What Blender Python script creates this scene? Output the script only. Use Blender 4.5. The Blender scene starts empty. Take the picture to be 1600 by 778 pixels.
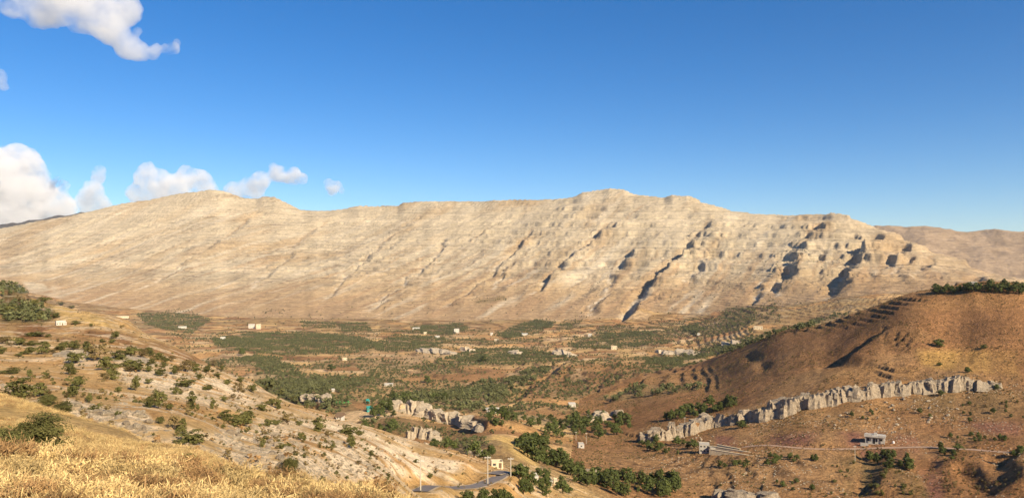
import bpy, math, random
import numpy as np
from mathutils import Vector, Matrix
random.seed(7); RNG = np.random.default_rng(7)
scene = bpy.context.scene
COL = scene.collection
# ------------------------------------------------------------------ camera
W0, H0, F = 1600.0, 778.0, 1209.0        # photograph size and focal length in its pixels
HORIZON = 420.0
PITCH = math.atan((HORIZON - H0 / 2) / F)
cam_d = bpy.data.cameras.new("camera"); cam = bpy.data.objects.new("camera", cam_d); COL.objects.link(cam)
cam_d.sensor_fit = 'HORIZONTAL'; cam_d.angle = 2 * math.atan(W0 / 2 / F)
cam_d.clip_start = 0.2; cam_d.clip_end = 80000
cam.location = (0, 0, 0); cam.rotation_euler = (math.pi / 2 + PITCH, 0, 0)
scene.camera = cam
# ------------------------------------------------------------------ light
SUN_AZ, SUN_EL = math.radians(41), math.radians(31)    # right of straight-behind, above the horizon
sdir = Vector((math.sin(SUN_AZ) * math.cos(SUN_EL), -math.cos(SUN_AZ) * math.cos(SUN_EL), math.sin(SUN_EL)))
world = bpy.data.worlds.new("World"); scene.world = world; world.use_nodes = True
wn = world.node_tree; wn.nodes.clear()
sky = wn.nodes.new("ShaderNodeTexSky"); sky.sky_type = 'NISHITA'; sky.sun_disc = False
sky.sun_elevation = SUN_EL; sky.sun_rotation = math.atan2(sdir.x, sdir.y)
sky.altitude = 1500; sky.air_density = 1.0; sky.dust_density = 0.3; sky.ozone_density = 3.5
bg = wn.nodes.new("ShaderNodeBackground"); bg.inputs['Strength'].default_value = 0.077
wo = wn.nodes.new("ShaderNodeOutputWorld")
hs = wn.nodes.new('ShaderNodeHueSaturation'); hs.inputs['Saturation'].default_value = 1.33; hs.inputs['Hue'].default_value = 0.505
wn.links.new(sky.outputs[0], hs.inputs['Color']); wn.links.new(hs.outputs[0], bg.inputs['Color']); wn.links.new(bg.outputs[0], wo.inputs['Surface'])
sl = bpy.data.lights.new("sun", 'SUN'); sl.energy = 5.0; sl.angle = math.radians(0.53); sl.color = (1.0, 0.85, 0.62)
sun = bpy.data.objects.new("sun", sl); COL.objects.link(sun)
sun.rotation_euler = sdir.to_track_quat('Z', 'Y').to_euler()
vs = scene.view_settings
vs.view_transform = 'Standard'; vs.look = 'None'; vs.exposure = 0.8; vs.gamma = 1.0; vs.use_curve_mapping = False
cy = scene.cycles
cy.max_bounces = 8; cy.diffuse_bounces = 2; cy.glossy_bounces = 1; cy.transmission_bounces = 1
cy.volume_bounces = 4; cy.transparent_max_bounces = 6; cy.use_denoising = True
cy.use_adaptive_sampling = True; cy.adaptive_threshold = 0.02
# ------------------------------------------------------------------ helpers
def pix_dir(u, v):
    """pixel of the photograph -> (azimuth, slope z/r); the eye is the origin"""
    xc = (np.asarray(u, float) - W0 / 2) / F; yc = (H0 / 2 - np.asarray(v, float)) / F
    y = math.cos(PITCH) - yc * math.sin(PITCH); z = math.sin(PITCH) + yc * math.cos(PITCH)
    return np.arctan2(xc, y), z / np.hypot(xc, y)
def dir_pix(th, e):
    x = np.sin(th); y = np.cos(th)
    d = y * math.cos(PITCH) + e * math.sin(PITCH); up = -y * math.sin(PITCH) + e * math.cos(PITCH)
    return W0 / 2 + F * x / d, H0 / 2 - F * up / d
def sstep(a, b, x):
    t = np.clip((x - a) / (b - a), 0, 1); return t * t * (3 - 2 * t)
_tab = RNG.random((512, 256)).astype(np.float32)
def vnoise(x, y, seed=0):
    x = np.asarray(x, np.float64) + seed * 17.31; y = np.asarray(y, np.float64) + seed * 9.77
    xi = np.floor(x).astype(np.int64); yi = np.floor(y).astype(np.int64)
    fx = (x - xi).astype(np.float32); fy = (y - yi).astype(np.float32)
    fx = fx * fx * (3 - 2 * fx); fy = fy * fy * (3 - 2 * fy)
    s = seed * 31
    a = _tab[(xi + s) & 511, yi & 255]; b = _tab[(xi + 1 + s) & 511, yi & 255]
    c = _tab[(xi + s) & 511, (yi + 1) & 255]; d = _tab[(xi + 1 + s) & 511, (yi + 1) & 255]
    return (a + (b - a) * fx) * (1 - fy) + (c + (d - c) * fx) * fy
def fbm(x, y, oct=4, seed=0, gain=0.5):
    t = 0; a = 1; n = 0
    for i in range(oct):
        t = t + a * (vnoise(x, y, seed + i * 3) * 2 - 1); n += a; a *= gain
        x = x * 2.03 + y * 0.31; y = y * 2.03 - x * 0.15
    return t / n
def ridged(x, y, oct=4, seed=0):
    t = 0; a = 1; n = 0
    for i in range(oct):
        t = t + a * (1 - np.abs(vnoise(x, y, seed + i * 3) * 2 - 1)); n += a; a *= 0.5
        x = x * 2.03; y = y * 2.03
    return t / n
# ------------------------------------------------------------------ terrain: control points
# (u, v, r): the ground seen at that pixel is r metres away;  (u, None, r, z): ground out of sight, z below the eye
CP = []
def P(*a): CP.extend(a)
for u, zz in ((0, -1.7), (400, -1.75), (800, -1.75), (1200, -1.8), (1600, -1.8)): P((u, None, 1.5, zz))
P((0, None, 5, -2.2), (400, None, 5, -2.3), (800, None, 5, -2.5), (1200, None, 5, -2.7), (1600, None, 5, -2.8))
P((0, 778, 9.5), (0, 740, 15), (0, 700, 26), (0, 660, 42), (0, 622, 65), (0, None, 95, -18))
P((110, 657, 58), (110, 700, 30), (110, 770, 12), (110, None, 80, -17.5))
P((200, 778, 10.5), (200, 720, 26), (200, 694, 40), (200, 676, 52), (200, None, 72, -16.5))
P((330, 778, 11), (330, 735, 24), (330, 712, 38), (330, None, 60, -17))
P((450, 780, 11.5), (450, 762, 18), (450, 752, 23), (450, None, 45, -15.5))
P((600, 795, 12), (600, 782, 19), (600, None, 45, -17), (600, None, 95, -34))
P((800, None, 20, -6.9), (800, None, 60, -20.5), (800, None, 120, -38.5))
P((1200, None, 20, -7.2), (1200, None, 60, -21), (1200, None, 150, -51), (1200, None, 300, -100))
P((1600, None, 20, -7.2), (1600, None, 60, -22), (1600, None, 150, -53), (1600, None, 300, -103))
P((1000, None, 150, -48), (1000, None, 250, -79))
# left slope
P((0, 605, 150), (0, 575, 215), (0, 545, 290), (0, 520, 360), (0, 500, 430), (0, 470, 500), (0, 445, 560), (0, None, 800, -70), (0, None, 1500, -180), (0, None, 2600, -195))
P((100, 640, 105), (100, 600, 165), (100, 565, 235), (100, 535, 310), (100, 510, 390), (95, 480, 500), (95, None, 800, -100), (95, None, 1500, -190), (95, None, 2600, -195))
P((200, 650, 100), (200, 625, 135), (200, 590, 190), (200, 560, 250), (200, 535, 310), (200, 515, 400), (200, 503, 460), (200, None, 800, -130), (200, None, 1500, -195))
P((300, 672, 95), (300, 640, 130), (300, 610, 180), (300, 580, 240), (300, 562, 310), (300, 553, 360), (300, None, 600, -120), (300, None, 1100, -185))
P((370, 700, 95), (400, 680, 125), (400, 640, 175), (400, 615, 250), (400, 600, 300), (400, None, 480, -110), (400, None, 800, -168))
P((450, 730, 85), (500, 700, 130), (500, 665, 190), (500, 643, 255), (500, None, 400, -105), (500, 738, 100))
P((600, 748, 132), (600, 730, 153), (600, 700, 190), (600, 674, 240), (600, None, 370, -92))
P((700, 767, 183), (700, 745, 192), (700, 720, 212), (700, 706, 227), (700, None, 340, -84))
P((655, 767, 164), (750, 760, 190), (775, 745, 207), (780, 736, 222), (785, None, 290, -72))
P((800, 770, 200), (850, 778, 215), (830, 750, 235), (800, 725, 290), (790, 700, 345), (770, 680, 430), (850, 740, 300), (840, 712, 395))
P((900, 775, 265), (920, 750, 345), (900, 720, 440), (870, 700, 480), (1000, 775, 370), (1000, 750, 410), (1100, 778, 395))
# valley, from near to far
P((700, 690, 545), (700, 668, 610), (690, 640, 730), (620, 660, 600), (560, 640, 690), (560, 620, 850), (480, 620, 800), (640, 625, 850), (760, 660, 610), (760, 640, 740))
P((850, 690, 510), (850, 655, 690), (950, 665, 690), (950, 692, 570), (900, 634, 880), (850, 615, 1050), (780, 620, 950), (900, 605, 1120), (900, 570, 1280), (960, 570, 1300), (900, None, 1420, -172))
P((700, 610, 1150), (700, 580, 1400), (700, 560, 1700), (700, 540, 2100), (700, 520, 2600))
P((600, 600, 1250), (600, 570, 1600), (600, 545, 2000), (600, 520, 2600))
P((450, 600, 1200), (450, 570, 1600), (450, 545, 2000), (450, 520, 2600), (380, 575, 1500), (350, 545, 2000), (320, 520, 2700))
P((250, 525, 2500), (250, 505, 3200), (150, 482, 4000), (60, 462, 4500))
P((800, 570, 1550), (800, 545, 2000), (800, 520, 2600), (900, 545, 1900), (900, 520, 2500))
P((1000, 562, 1550), (1000, 540, 1950), (1000, 515, 2500), (1100, 540, 1850), (1100, 520, 2200), (1100, 500, 2600), (1180, 520, 1800), (1250, 492, 2300), (1300, 475, 2450))
# right hill
P((1000, 615, 900), (1000, 590, 1080), (1100, 605, 840), (1100, 575, 1000), (1110, 560, 1060), (1150, 547, 1040), (1060, 630, 740), (1000, 650, 720))
P((1220, 518, 950), (1330, 493, 890), (1440, 464, 850), (1520, 451, 860), (1600, 453, 860))
P((1220, None, 1300, -140), (1330, None, 1250, -125), (1440, None, 1260, -110), (1520, None, 1280, -102), (1600, None, 1280, -102), (1150, None, 1300, -160), (1440, None, 1900, -130), (1600, None, 1900, -120))
P((1200, 560, 830), (1200, 600, 715), (1300, 560, 750), (1300, 525, 820), (1400, 560, 705), (1400, 520, 765), (1400, 490, 810), (1500, 560, 705), (1500, 520, 765), (1500, 480, 815), (1600, 560, 700), (1600, 520, 760), (1600, 480, 815))
P((1300, 600, 640), (1400, 590, 640), (1500, 586, 645), (1200, 625, 650), (1100, 655, 650), (1020, 680, 610))
P((1300, 630, 600), (1400, 615, 612), (1500, 608, 622), (1200, 660, 585), (1100, 678, 585), (1030, 695, 555))
P((1300, 662, 540), (1450, 650, 562), (1600, 640, 575), (1600, 600, 635), (1372, 696, 495), (1250, 697, 490), (1500, 698, 490), (1600, 700, 485), (1130, 706, 490), (1200, 742, 430), (1400, 740, 440), (1500, 742, 438), (1600, 745, 432), (1372, 778, 405), (1250, 778, 392), (1500, 778, 405), (1600, 778, 402))
P((1000, 722, 480), (1060, 745, 430), (1130, 725, 455))
# mountain: skyline, its distance, foot
SKY = [(-300, 420), (-100, 378), (0, 357), (60, 345), (110, 337), (150, 328), (190, 318), (240, 311), (275, 303), (310, 299), (330, 296), (352, 299), (380, 309), (400, 311), (412, 307), (430, 308), (448, 317), (470, 328), (490, 329), (510, 329), (535, 327), (560, 321), (585, 322), (622, 321), (630, 317), (660, 315), (700, 314), (740, 316), (770, 313), (800, 312), (835, 312), (870, 311), (895, 308), (910, 301), (940, 298), (952, 294), (975, 297), (990, 303), (1020, 307), (1038, 309), (1050, 304), (1075, 307), (1100, 316), (1118, 323), (1140, 328), (1170, 333), (1200, 336), (1240, 337), (1285, 337), (1300, 334), (1325, 338), (1345, 346), (1362, 354), (1390, 362), (1420, 378), (1450, 393), (1480, 402), (1510, 413), (1540, 427), (1580, 438), (1620, 448), (1700, 462), (1900, 490)]
SKYR = [(-300, 7800), (0, 7000), (330, 6500), (620, 5900), (950, 5200), (1130, 4750), (1320, 4300), (1450, 3900), (1600, 3550), (1900, 3000)]
FOOT = [(-300, 425, 6000), (0, 449, 5000), (100, 470, 4500), (250, 488, 3900), (430, 497, 3500), (600, 499, 3250), (800, 499, 3050), (1000, 494, 2900), (1150, 484, 2750), (1300, 466, 2600), (1400, 456, 2550), (1500, 452, 2500), (1600, 456, 2450), (1900, 480, 2400)]
for u, v, r in FOOT[1:-1]: P((u, v, r), (u, v - (6 if 0 < u < 1500 else 1), r * 1.08))
def build_rbf():
    A = []
    for c in CP:
        if c[1] is None:
            th, _ = pix_dir(c[0], 560); A.append((th, math.log(c[2]), c[3] / c[2]))
        else:
            th, e = pix_dir(c[0], c[1]); A.append((th, math.log(c[2]), e))
    A = np.array(A, float); X = np.c_[A[:, 0] * 4.0, A[:, 1]]; n = len(X)
    def K(a, b):
        d2 = ((a[:, None] - b[None]) ** 2).sum(-1); return 0.5 * d2 * np.log(d2 + 1e-9)
    M = np.zeros((n + 3, n + 3)); M[:n, :n] = K(X, X) + np.eye(n) * 1e-3
    Pm = np.c_[np.ones(n), X]; M[:n, n:] = Pm; M[n:, :n] = Pm.T
    w = np.linalg.solve(M, np.r_[A[:, 2], 0, 0, 0])
    def ev(th, lr):
        out = np.empty(th.size); q = np.c_[th.ravel() * 4.0, lr.ravel()]
        for i in range(0, len(q), 20000):
            s = q[i:i + 20000]; out[i:i + 20000] = K(s, X) @ w[:n] + np.c_[np.ones(len(s)), s] @ w[n:]
        return out.reshape(th.shape)
    return ev
rbf = build_rbf()
# ------------------------------------------------------------------ terrain: grid around the viewpoint (fine near the view, coarse outside)
TH = np.radians(np.r_[np.linspace(-75, -37, 24)[:-1], np.linspace(-37, 37, 990), np.linspace(37, 75, 24)[1:]])
def rows(*segs):
    o = []
    for a, b, n in segs: o.append(np.linspace(math.log(a), math.log(b), n, endpoint=False))
    return np.concatenate(o)
LR = np.r_[rows((1.2, 20, 60), (20, 90, 110), (90, 1000, 430), (1000, 2600, 165), (2600, 7400, 340), (7400, 10800, 24)), math.log(10800)]
NT, NR = len(TH), len(LR)
# coarse RBF, then bilinear
cth = np.radians(np.r_[np.linspace(-75, -37, 8)[:-1], np.linspace(-37, 37, 160), np.linspace(37, 75, 8)[1:]])
clr = np.linspace(LR[0], math.log(2600 * 1.9), 300)
cE = rbf(*np.meshgrid(np.clip(cth, math.radians(-35.5), math.radians(35.5)), clr, indexing='ij'))
def bil(gx, gy, G, x, y):
    x = np.clip(x, gx[0], gx[-1] - 1e-9); y = np.clip(y, gy[0], gy[-1] - 1e-9)
    i = np.clip(np.searchsorted(gx, x, 'right') - 1, 0, len(gx) - 2); j = np.clip(np.searchsorted(gy, y, 'right') - 1, 0, len(gy) - 2)
    a = (x - gx[i]) / (gx[i + 1] - gx[i]); b = (y - gy[j]) / (gy[j + 1] - gy[j])
    return (G[i, j] * (1 - b) + G[i, j + 1] * b) * (1 - a) + (G[i + 1, j] * (1 - b) + G[i + 1, j + 1] * b) * a
T, L = np.meshgrid(TH, LR, indexing='ij'); R = np.exp(L)
X = R * np.sin(T); Y = R * np.cos(T)
def colfun(tab, k):                       # table by pixel column -> function of azimuth
    u = np.array([t[0] for t in tab], float); v = np.array([t[k] for t in tab], float)
    return pix_dir(u, 420 + 0 * u)[0], v
sk_th = pix_dir([s[0] for s in SKY], [s[1] for s in SKY]); fo = pix_dir([s[0] for s in FOOT], [s[1] for s in FOOT])
es = np.interp(TH, *sk_th); rs = np.interp(TH, *colfun(SKYR, 1)); eb = np.interp(TH, *fo); rb = np.interp(TH, *colfun(FOOT, 2))
def smooth(a, sg, n=90):
    k_ = np.exp(-.5 * (np.arange(-n, n + 1) / sg) ** 2); k_ /= k_.sum(); return np.convolve(np.r_[np.full(n, a[0]), a, np.full(n, a[-1])], k_, 'valid')
rb_e = rb * eb; rs = smooth(rs, 30); rb = smooth(rb, 30); eb = smooth(rb_e, 30) / rb
E0 = bil(cth, clr, cE, T, L)
tm = (L - np.log(rb)[:, None]) / (np.log(rs) - np.log(rb))[:, None]      # 0 at the mountain's foot, 1 on its crest
# concave slope: scree below, beds above
ker = np.exp(-.5 * (np.arange(-90, 91) / 34.0) ** 2); ker /= ker.sum()
pad = np.r_[np.full(90, es[0]), es, np.full(90, es[-1])]; es_s = np.convolve(pad, ker, 'valid')          # smooth crest: the slope does not repeat every notch of the skyline
tl = (R - rb[:, None]) / (rs - rb)[:, None]
wsk = sstep(.80, 1.0, tl)
zb = (eb * rb)[:, None]; zs = (es * rs)[:, None] * wsk + (es_s * rs)[:, None] * (1 - wsk)
tl = (R - rb[:, None]) / (rs - rb)[:, None]
g = np.where(tl < 1, 0.62 * np.clip(tl, 0, 1) + 0.38 * np.clip(tl, 0, 1) ** 2, 1)
zm = zb + (zs - zb) * g - np.clip(tl - 1, 0, None) * (rs - rb)[:, None] * 0.55
zm = np.where(tl < 0, zb + tl * 60, zm)
wm = sstep(-0.06, 0.10, tm)
Z = E0 * R * (1 - wm) + zm * wm
# ------------------------------------------------------------------ terrain: more ridges behind, then relief
def back_ridge(sky_pts, r_top, r_foot, drop, soft=0.5):
    th, e = pix_dir([p[0] for p in sky_pts], [p[1] for p in sky_pts])
    ee = np.interp(TH, th, e)[:, None]; t = (R - r_foot) / (r_top - r_foot)
    zt = ee * r_top
    z = np.where(t < 1, zt - (1 - t) * drop, zt - (t - 1) * drop * 0.8)
    edge = np.interp(TH, [th[0] - .06, th[0], th[-1], th[-1] + .06], [1, 0, 0, 1])[:, None]
    return z - edge * 900
zback = back_ridge([(1290, 372), (1362, 357), (1400, 354), (1445, 351), (1480, 355), (1520, 358), (1560, 357), (1600, 359), (1700, 352), (1900, 366)], 6000, 4300, 520)
zfar = back_ridge([(-300, 372), (-60, 352), (0, 352), (28, 349), (45, 342), (75, 340), (92, 336), (102, 338), (125, 332), (140, 336), (170, 350), (250, 380)], 9500, 7800, 420)
base_mtn = Z.copy()
zback = zback + 45 * fbm(X / 420, Y / 420, 5, 41) * sstep(4300, 5200, R)
zfar = zfar + 40 * fbm(X / 300, Y / 300, 4, 43)
is_back = (zback > Z) & (R > 3700); is_far = (zfar > np.maximum(Z, zback)) & (R > 7200)
Z = np.where(is_back, zback, Z); Z = np.where(is_far, zfar, Z)
def hit(u, v, rmin=4.0):
    """first ground along the ray through a pixel: (x, y, z, r)"""
    th, e = pix_dir(u, v); th = float(th); e = float(e)
    i = int(np.clip(np.searchsorted(TH, th) - 1, 0, NT - 2)); a = (th - TH[i]) / (TH[i + 1] - TH[i])
    ez = (Z[i] * (1 - a) + Z[i + 1] * a) / np.exp(LR)
    k = np.where((ez >= e) & (LR > math.log(rmin)))[0]
    k = int(k[0]) if len(k) else int(np.argmax(ez))
    if k > 0 and ez[k] > ez[k - 1]:
        f = np.clip((e - ez[k - 1]) / (ez[k] - ez[k - 1]), 0, 1); lr = LR[k - 1] + f * (LR[k] - LR[k - 1])
    else: lr = LR[k]
    r = math.exp(lr); return r * math.sin(th), r * math.cos(th), e * r, r
def gz(x, y):
    """height of the ground at x, y (arrays or numbers)"""
    return bil(TH, LR, Z, np.arctan2(x, y), np.log(np.hypot(x, y)))
def polyline_field(pts, pad):
    """distance to a ground polyline, signed (+ to its right going down the list), and position 0..1 along it"""
    pts = np.array(pts, float); lo = pts.min(0) - pad; hi = pts.max(0) + pad
    m = (X > lo[0]) & (X < hi[0]) & (Y > lo[1]) & (Y < hi[1])
    wl = pad * .10
    x = X[m] + wl * fbm(X[m] / (pad * .35), Y[m] / (pad * .35), 4, 61); y = Y[m] + wl * fbm(X[m] / (pad * .35), Y[m] / (pad * .35), 4, 66); best = np.full(x.shape, 1e9); sg = np.zeros_like(best); al = np.zeros_like(best); n = len(pts) - 1
    for k in range(n):
        p, q = pts[k], pts[k + 1]; d = q - p; l2 = max(d @ d, 1e-6)
        t = np.clip(((x - p[0]) * d[0] + (y - p[1]) * d[1]) / l2, 0, 1)
        dx = x - p[0] - t * d[0]; dy = y - p[1] - t * d[1]; dd = np.hypot(dx, dy)
        c = dd < best; best = np.where(c, dd, best); al = np.where(c, (k + t) / n, al)
        sg = np.where(c, np.sign(d[0] * dy - d[1] * dx), sg)
    return m, best, sg, al
RUG = np.zeros(R.shape); GUL = np.zeros(R.shape)
def gully(px, depth, width, rise, w1, w2, seed=0):
    """cut a stream bed and lift the bank to the right of the picture"""
    global Z
    pts = [hit(u, v)[:2] for u, v in px]
    m, d, sg, al = polyline_field(pts, 3 * max(width, w2))
    side = d * sg                                   # going downhill towards the viewer, + = viewer's right after the flip below
    wob = 1 + 0.35 * fbm(X[m] / (6 * width), Y[m] / (6 * width), 3, 60 + seed)
    tap = sstep(0, .12, al) * sstep(1.0, .86, al)
    s = side
    dz = -depth * np.exp(-(d / width) ** 2) + np.where(s > 0, rise * sstep(0, w1, s) * np.exp(-np.clip(s - w1, 0, None) / w2), 0)
    brk = np.clip(.65 + 1.3 * fbm(X[m] / (5.5 * w1), Y[m] / (5.5 * w1), 4, 76 + seed), .15, 1.3)
    dd = dz * tap * wob * brk
    far = sstep(3 * max(width, w2), 2 * max(width, w2), d)
    Z[m] += dd * far
    GUL[m] = np.maximum(GUL[m], np.exp(-(d / (.45 * width)) ** 2) * sstep(0, .1, al) * sstep(1, .97, al))
    RUG[m] = np.maximum(RUG[m], np.clip(np.where(s > -w1, 1, 0) * np.exp(-np.abs(s) / (1.3 * w2)) * tap, 0, 1) * min(1, rise / 30))
ST = np.array([.885, -.466]); FA = np.array([-.466, -.885])
S_ = X * ST[0] + Y * ST[1]; Q_ = X * FA[0] + Y * FA[1]
mtn = sstep(0.0, 0.14, tm) * (~is_back) * (~is_far)
env = sstep(0.02, 0.22, tl) * sstep(1.0, 0.86, tl) * (~is_back) * (~is_far)
# broad spurs and gullies that run down the fall line
Mm = tl > -0.02
wq = fbm(S_ / 900, Q_ / 900, 3, 2)
sel = np.where(Mm)
s, q = S_[sel], Q_[sel]; w = wq[sel]; en = env[sel]
rise = ridged(s / 520 + 0.5 * w, q / 2600 + .3, 4, 5) - 0.6
Z[sel] += en * (rise * 40 + (ridged(s / 150 + .6 * w, q / 800, 3, 9) - .6) * 13 + fbm(s / 60, q / 90, 4, 12) * 6)
GM = [([(1112, 332), (1085, 372), (1050, 412), (1018, 440), (985, 478), (950, 508)], 26, 30, 75, 45, 170),
      ([(962, 342), (925, 372), (888, 402), (862, 428), (830, 462)], 14, 26, 55, 40, 150),
      ([(1012, 318), (978, 340), (930, 372)], 6, 22, 26, 30, 120),
      ([(1292, 345), (1262, 368), (1236, 398), (1222, 430), (1216, 470)], 22, 30, 95, 55, 190),
      ([(1372, 362), (1348, 392), (1322, 412), (1306, 440), (1292, 470)], 18, 28, 85, 50, 160),
      ([(1202, 428), (1185, 455), (1166, 482)], 16, 22, 20, 30, 100),
      ([(992, 385), (960, 425), (935, 470), (915, 496)], 10, 24, 45, 34, 130),
      ([(835, 352), (800, 392), (770, 425), (742, 455), (690, 484)], 12, 24, 42, 36, 150),
      ([(705, 368), (665, 415), (612, 462), (570, 490)], 10, 24, 34, 36, 150),
      ([(628, 358), (590, 388), (540, 430), (500, 475)], 8, 24, 36, 36, 150),
      ([(520, 342), (470, 378), (425, 420), (390, 455)], 8, 24, 26, 36, 170),
      ([(400, 335), (345, 372), (285, 412), (215, 455)], 12, 26, 24, 40, 180),
      ([(300, 370), (225, 404), (120, 430)], 10, 26, 26, 40, 170),
      ([(190, 352), (120, 378), (30, 402)], 8, 26, 22, 40, 170),
      ([(770, 352), (748, 368), (735, 380)], 4, 20, 45, 26, 70), ([(1105, 400), (1085, 425), (1070, 440)], 4, 20, 34, 26, 90),
      ([(640, 430), (628, 445), (600, 455)], 3, 18, 34, 22, 60), ([(790, 415), (778, 440), (770, 455)], 3, 18, 40, 22, 60),
      ([(862, 428), (852, 445), (848, 455)], 3, 18, 40, 22, 60), ([(1420, 378), (1395, 402), (1375, 425)], 8, 22, 55, 36, 90),
      ([(1470, 400), (1440, 420), (1420, 436)], 6, 22, 48, 32, 90), ([(1440, 392), (1410, 412), (1392, 430)], 4, 18, 30, 26, 70)]
for k, (px_, de, wi, ri, w1, w2) in enumerate(GM):
    g_ = float(np.interp(px_[0][0], [200, 700, 1000, 1150, 1280], [.32, .36, .38, .36, .30]))
    gully(px_, de * .8, wi, ri * g_, w1, w2, seed=k)
Z += RUG * (tm > 0) * (13 * (ridged(S_ / 95, Q_ / 150, 4, 77) - .62) + 10 * fbm(S_ / 22, Q_ / 22, 3, 78))
# limestone beds: steps at three thicknesses
bed = Z + 0.035 * S_ + 14 * fbm(S_ / 700, Q_ / 700, 2, 21)
def beds(d, amp, a, b):
    f = bed[sel] / d; f = f - np.floor(f)
    return d * amp * (sstep(a, b, f) - f)
hard = np.clip(0.55 + 0.9 * fbm(s / 330, q / 330, 3, 24), 0, 1.2) * sstep(.16, .42, tl[sel]); hard = np.clip(hard + .7 * RUG[sel], 0, 1.3)
rag = fbm(s / 26, q / 26, 2, 71)
bed[sel] += 3.0 * rag
Z[sel] += (mtn[sel] * hard) * (beds(58, .50, .30, .62) * sstep(-.35, .15, T[sel]) + beds(19, .55, .36, .58)) + mtn[sel] * .8 * beds(8.5, .45, .34, .58)
# cap rock along the crest
cap = sstep(.90, .965, tl) * sstep(1.02, .99, tl) * mtn
Z += cap * 5 * (fbm(S_ / 45, Q_ / 45, 3, 26) + .2) * (TH[:, None] > -.1)
rk = (is_back | is_far)
Z += np.where(rk, 10 * fbm(X / 70, Y / 70, 4, 28), 0)
# ------------------------------------------------------------------ valley and hill relief
PXv, PYv = dir_pix(T, Z / R)
LCR = [(-400, 700), (0, 560), (100, 505), (200, 460), (300, 360), (400, 300), (500, 258), (600, 240), (700, 228), (790, 226), (840, 300), (900, 300), (1000, 200), (2000, 60)]
lcr = np.interp(TH, *colfun(LCR, 1))[:, None] * 1.12
HCR = [(-400, 10), (880, 10), (905, 900), (1000, 1080), (1110, 1090), (1220, 980), (1330, 910), (1440, 880), (1600, 890), (2000, 890)]
hcr = np.interp(TH, *colfun(HCR, 1))[:, None] * 1.04
left = R < lcr
hill = (R >= lcr) & (R < hcr)
near = R < 85
valley = ~left & ~hill & (tm < 0)
warp1 = fbm(X / 40, Y / 40, 3, 31); 
rel = np.clip(R / 400, .12, 4)
Z += np.where(tm < 0.1, rel * 1.1 * fbm(X / (60), Y / (60), 4, 33), 0) * sstep(60, 160, R)
Z += np.where(left & (R > 75), 1.0 * (ridged(X / 16, Y / 9, 3, 37) - .6), 0)
Z += np.where(R < 1200, .35 * fbm(X / 6, Y / 6, 3, 35) * sstep(20, 60, R) * np.clip(R / 200, .4, 1.6), 0)
Z += np.where(R < 120, .10 * fbm(X / 1.3, Y / 1.3, 3, 36) * sstep(4, 12, R), 0)
gully([(872, 570), (850, 588), (822, 604), (795, 625), (768, 645)], 7, 18, 8, 26, 60, 1)
gully([(1015, 588), (985, 604), (945, 624), (915, 634)], 7, 15, 8, 22, 50, 2)
gully([(1380, 512), (1345, 540), (1318, 563), (1290, 575)], 7, 12, 9, 16, 40, 3)
gully([(1366, 703), (1350, 735), (1344, 777)], 2.5, 9, 3, 9, 22, 4)
gully([(1455, 715), (1452, 745), (1460, 777)], 2.5, 9, 2, 10, 18, 5)
gully([(1572, 705), (1563, 735), (1560, 777)], 2.5, 8, 3, 8, 24, 6)
gully([(1500, 720), (1520, 745), (1540, 777)], 3, 7, 2, 8, 18, 6)
gully([(1165, 553), (1188, 566), (1200, 580)], 2.5, 6, 1, 6, 10, 7)
gully([(1440, 690), (1410, 680), (1395, 672)], 3, 6, 3, 5, 10, 7)
gully([(838, 700), (870, 725), (905, 748), (960, 770), (1010, 778)], 6, 22, 0, 20, 40, 8)
LEDGE = [(1006, 676, 692), (1030, 663, 690), (1060, 654, 682), (1090, 650, 676), (1112, 644, 668), (1140, 640, 662), (1170, 630, 658), (1200, 624, 655), (1230, 616, 647), (1260, 610, 638), (1300, 603, 632), (1350, 596, 624), (1400, 589, 616), (1450, 587, 612), (1500, 584, 608), (1530, 590, 608), (1562, 596, 606)]
def ledge(pts, rise, w1, w2):
    g3 = [hit(u, v)[:2] for u, v in pts]; m, d, sg, al = polyline_field(g3, 3 * w2)
    Z[m] += rise * np.where(sg > 0, sstep(0, w1, d) * np.exp(-np.clip(d - w1, 0, None) / w2), 0) * sstep(0, .05, al) * sstep(1, .95, al) * sstep(3 * w2, 2 * w2, d)
ledge([(a, c) for a, b, c in LEDGE], 6.0, 7, 30)
ledge([(608, 642), (650, 647), (690, 660), (730, 666), (760, 674)], 7.0, 6, 35)
ROAD = [(655, 767.5), (675, 767), (695, 766), (720, 762), (745, 757), (765, 751), (779, 746.5), (784, 743.5), (779, 741), (770, 740.5)]
TRACK = [(1160, 698), (1200, 697), (1270, 697), (1340, 699), (1372, 700), (1410, 699), (1450, 701), (1520, 702), (1600, 704), (1680, 707)]
def spline(g3, n=8):
    g3 = np.array(g3); o = []
    for k in range(len(g3) - 1):
        p0, p1, p2, p3 = g3[max(k - 1, 0)], g3[k], g3[k + 1], g3[min(k + 2, len(g3) - 1)]
        for t in np.arange(n) / n: o.append(.5 * (2 * p1 + (p2 - p0) * t + (2 * p0 - 5 * p1 + 4 * p2 - p3) * t * t + (3 * p1 - p0 - 3 * p2 + p3) * t ** 3))
    o.append(g3[-1]); return np.array(o)
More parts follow.
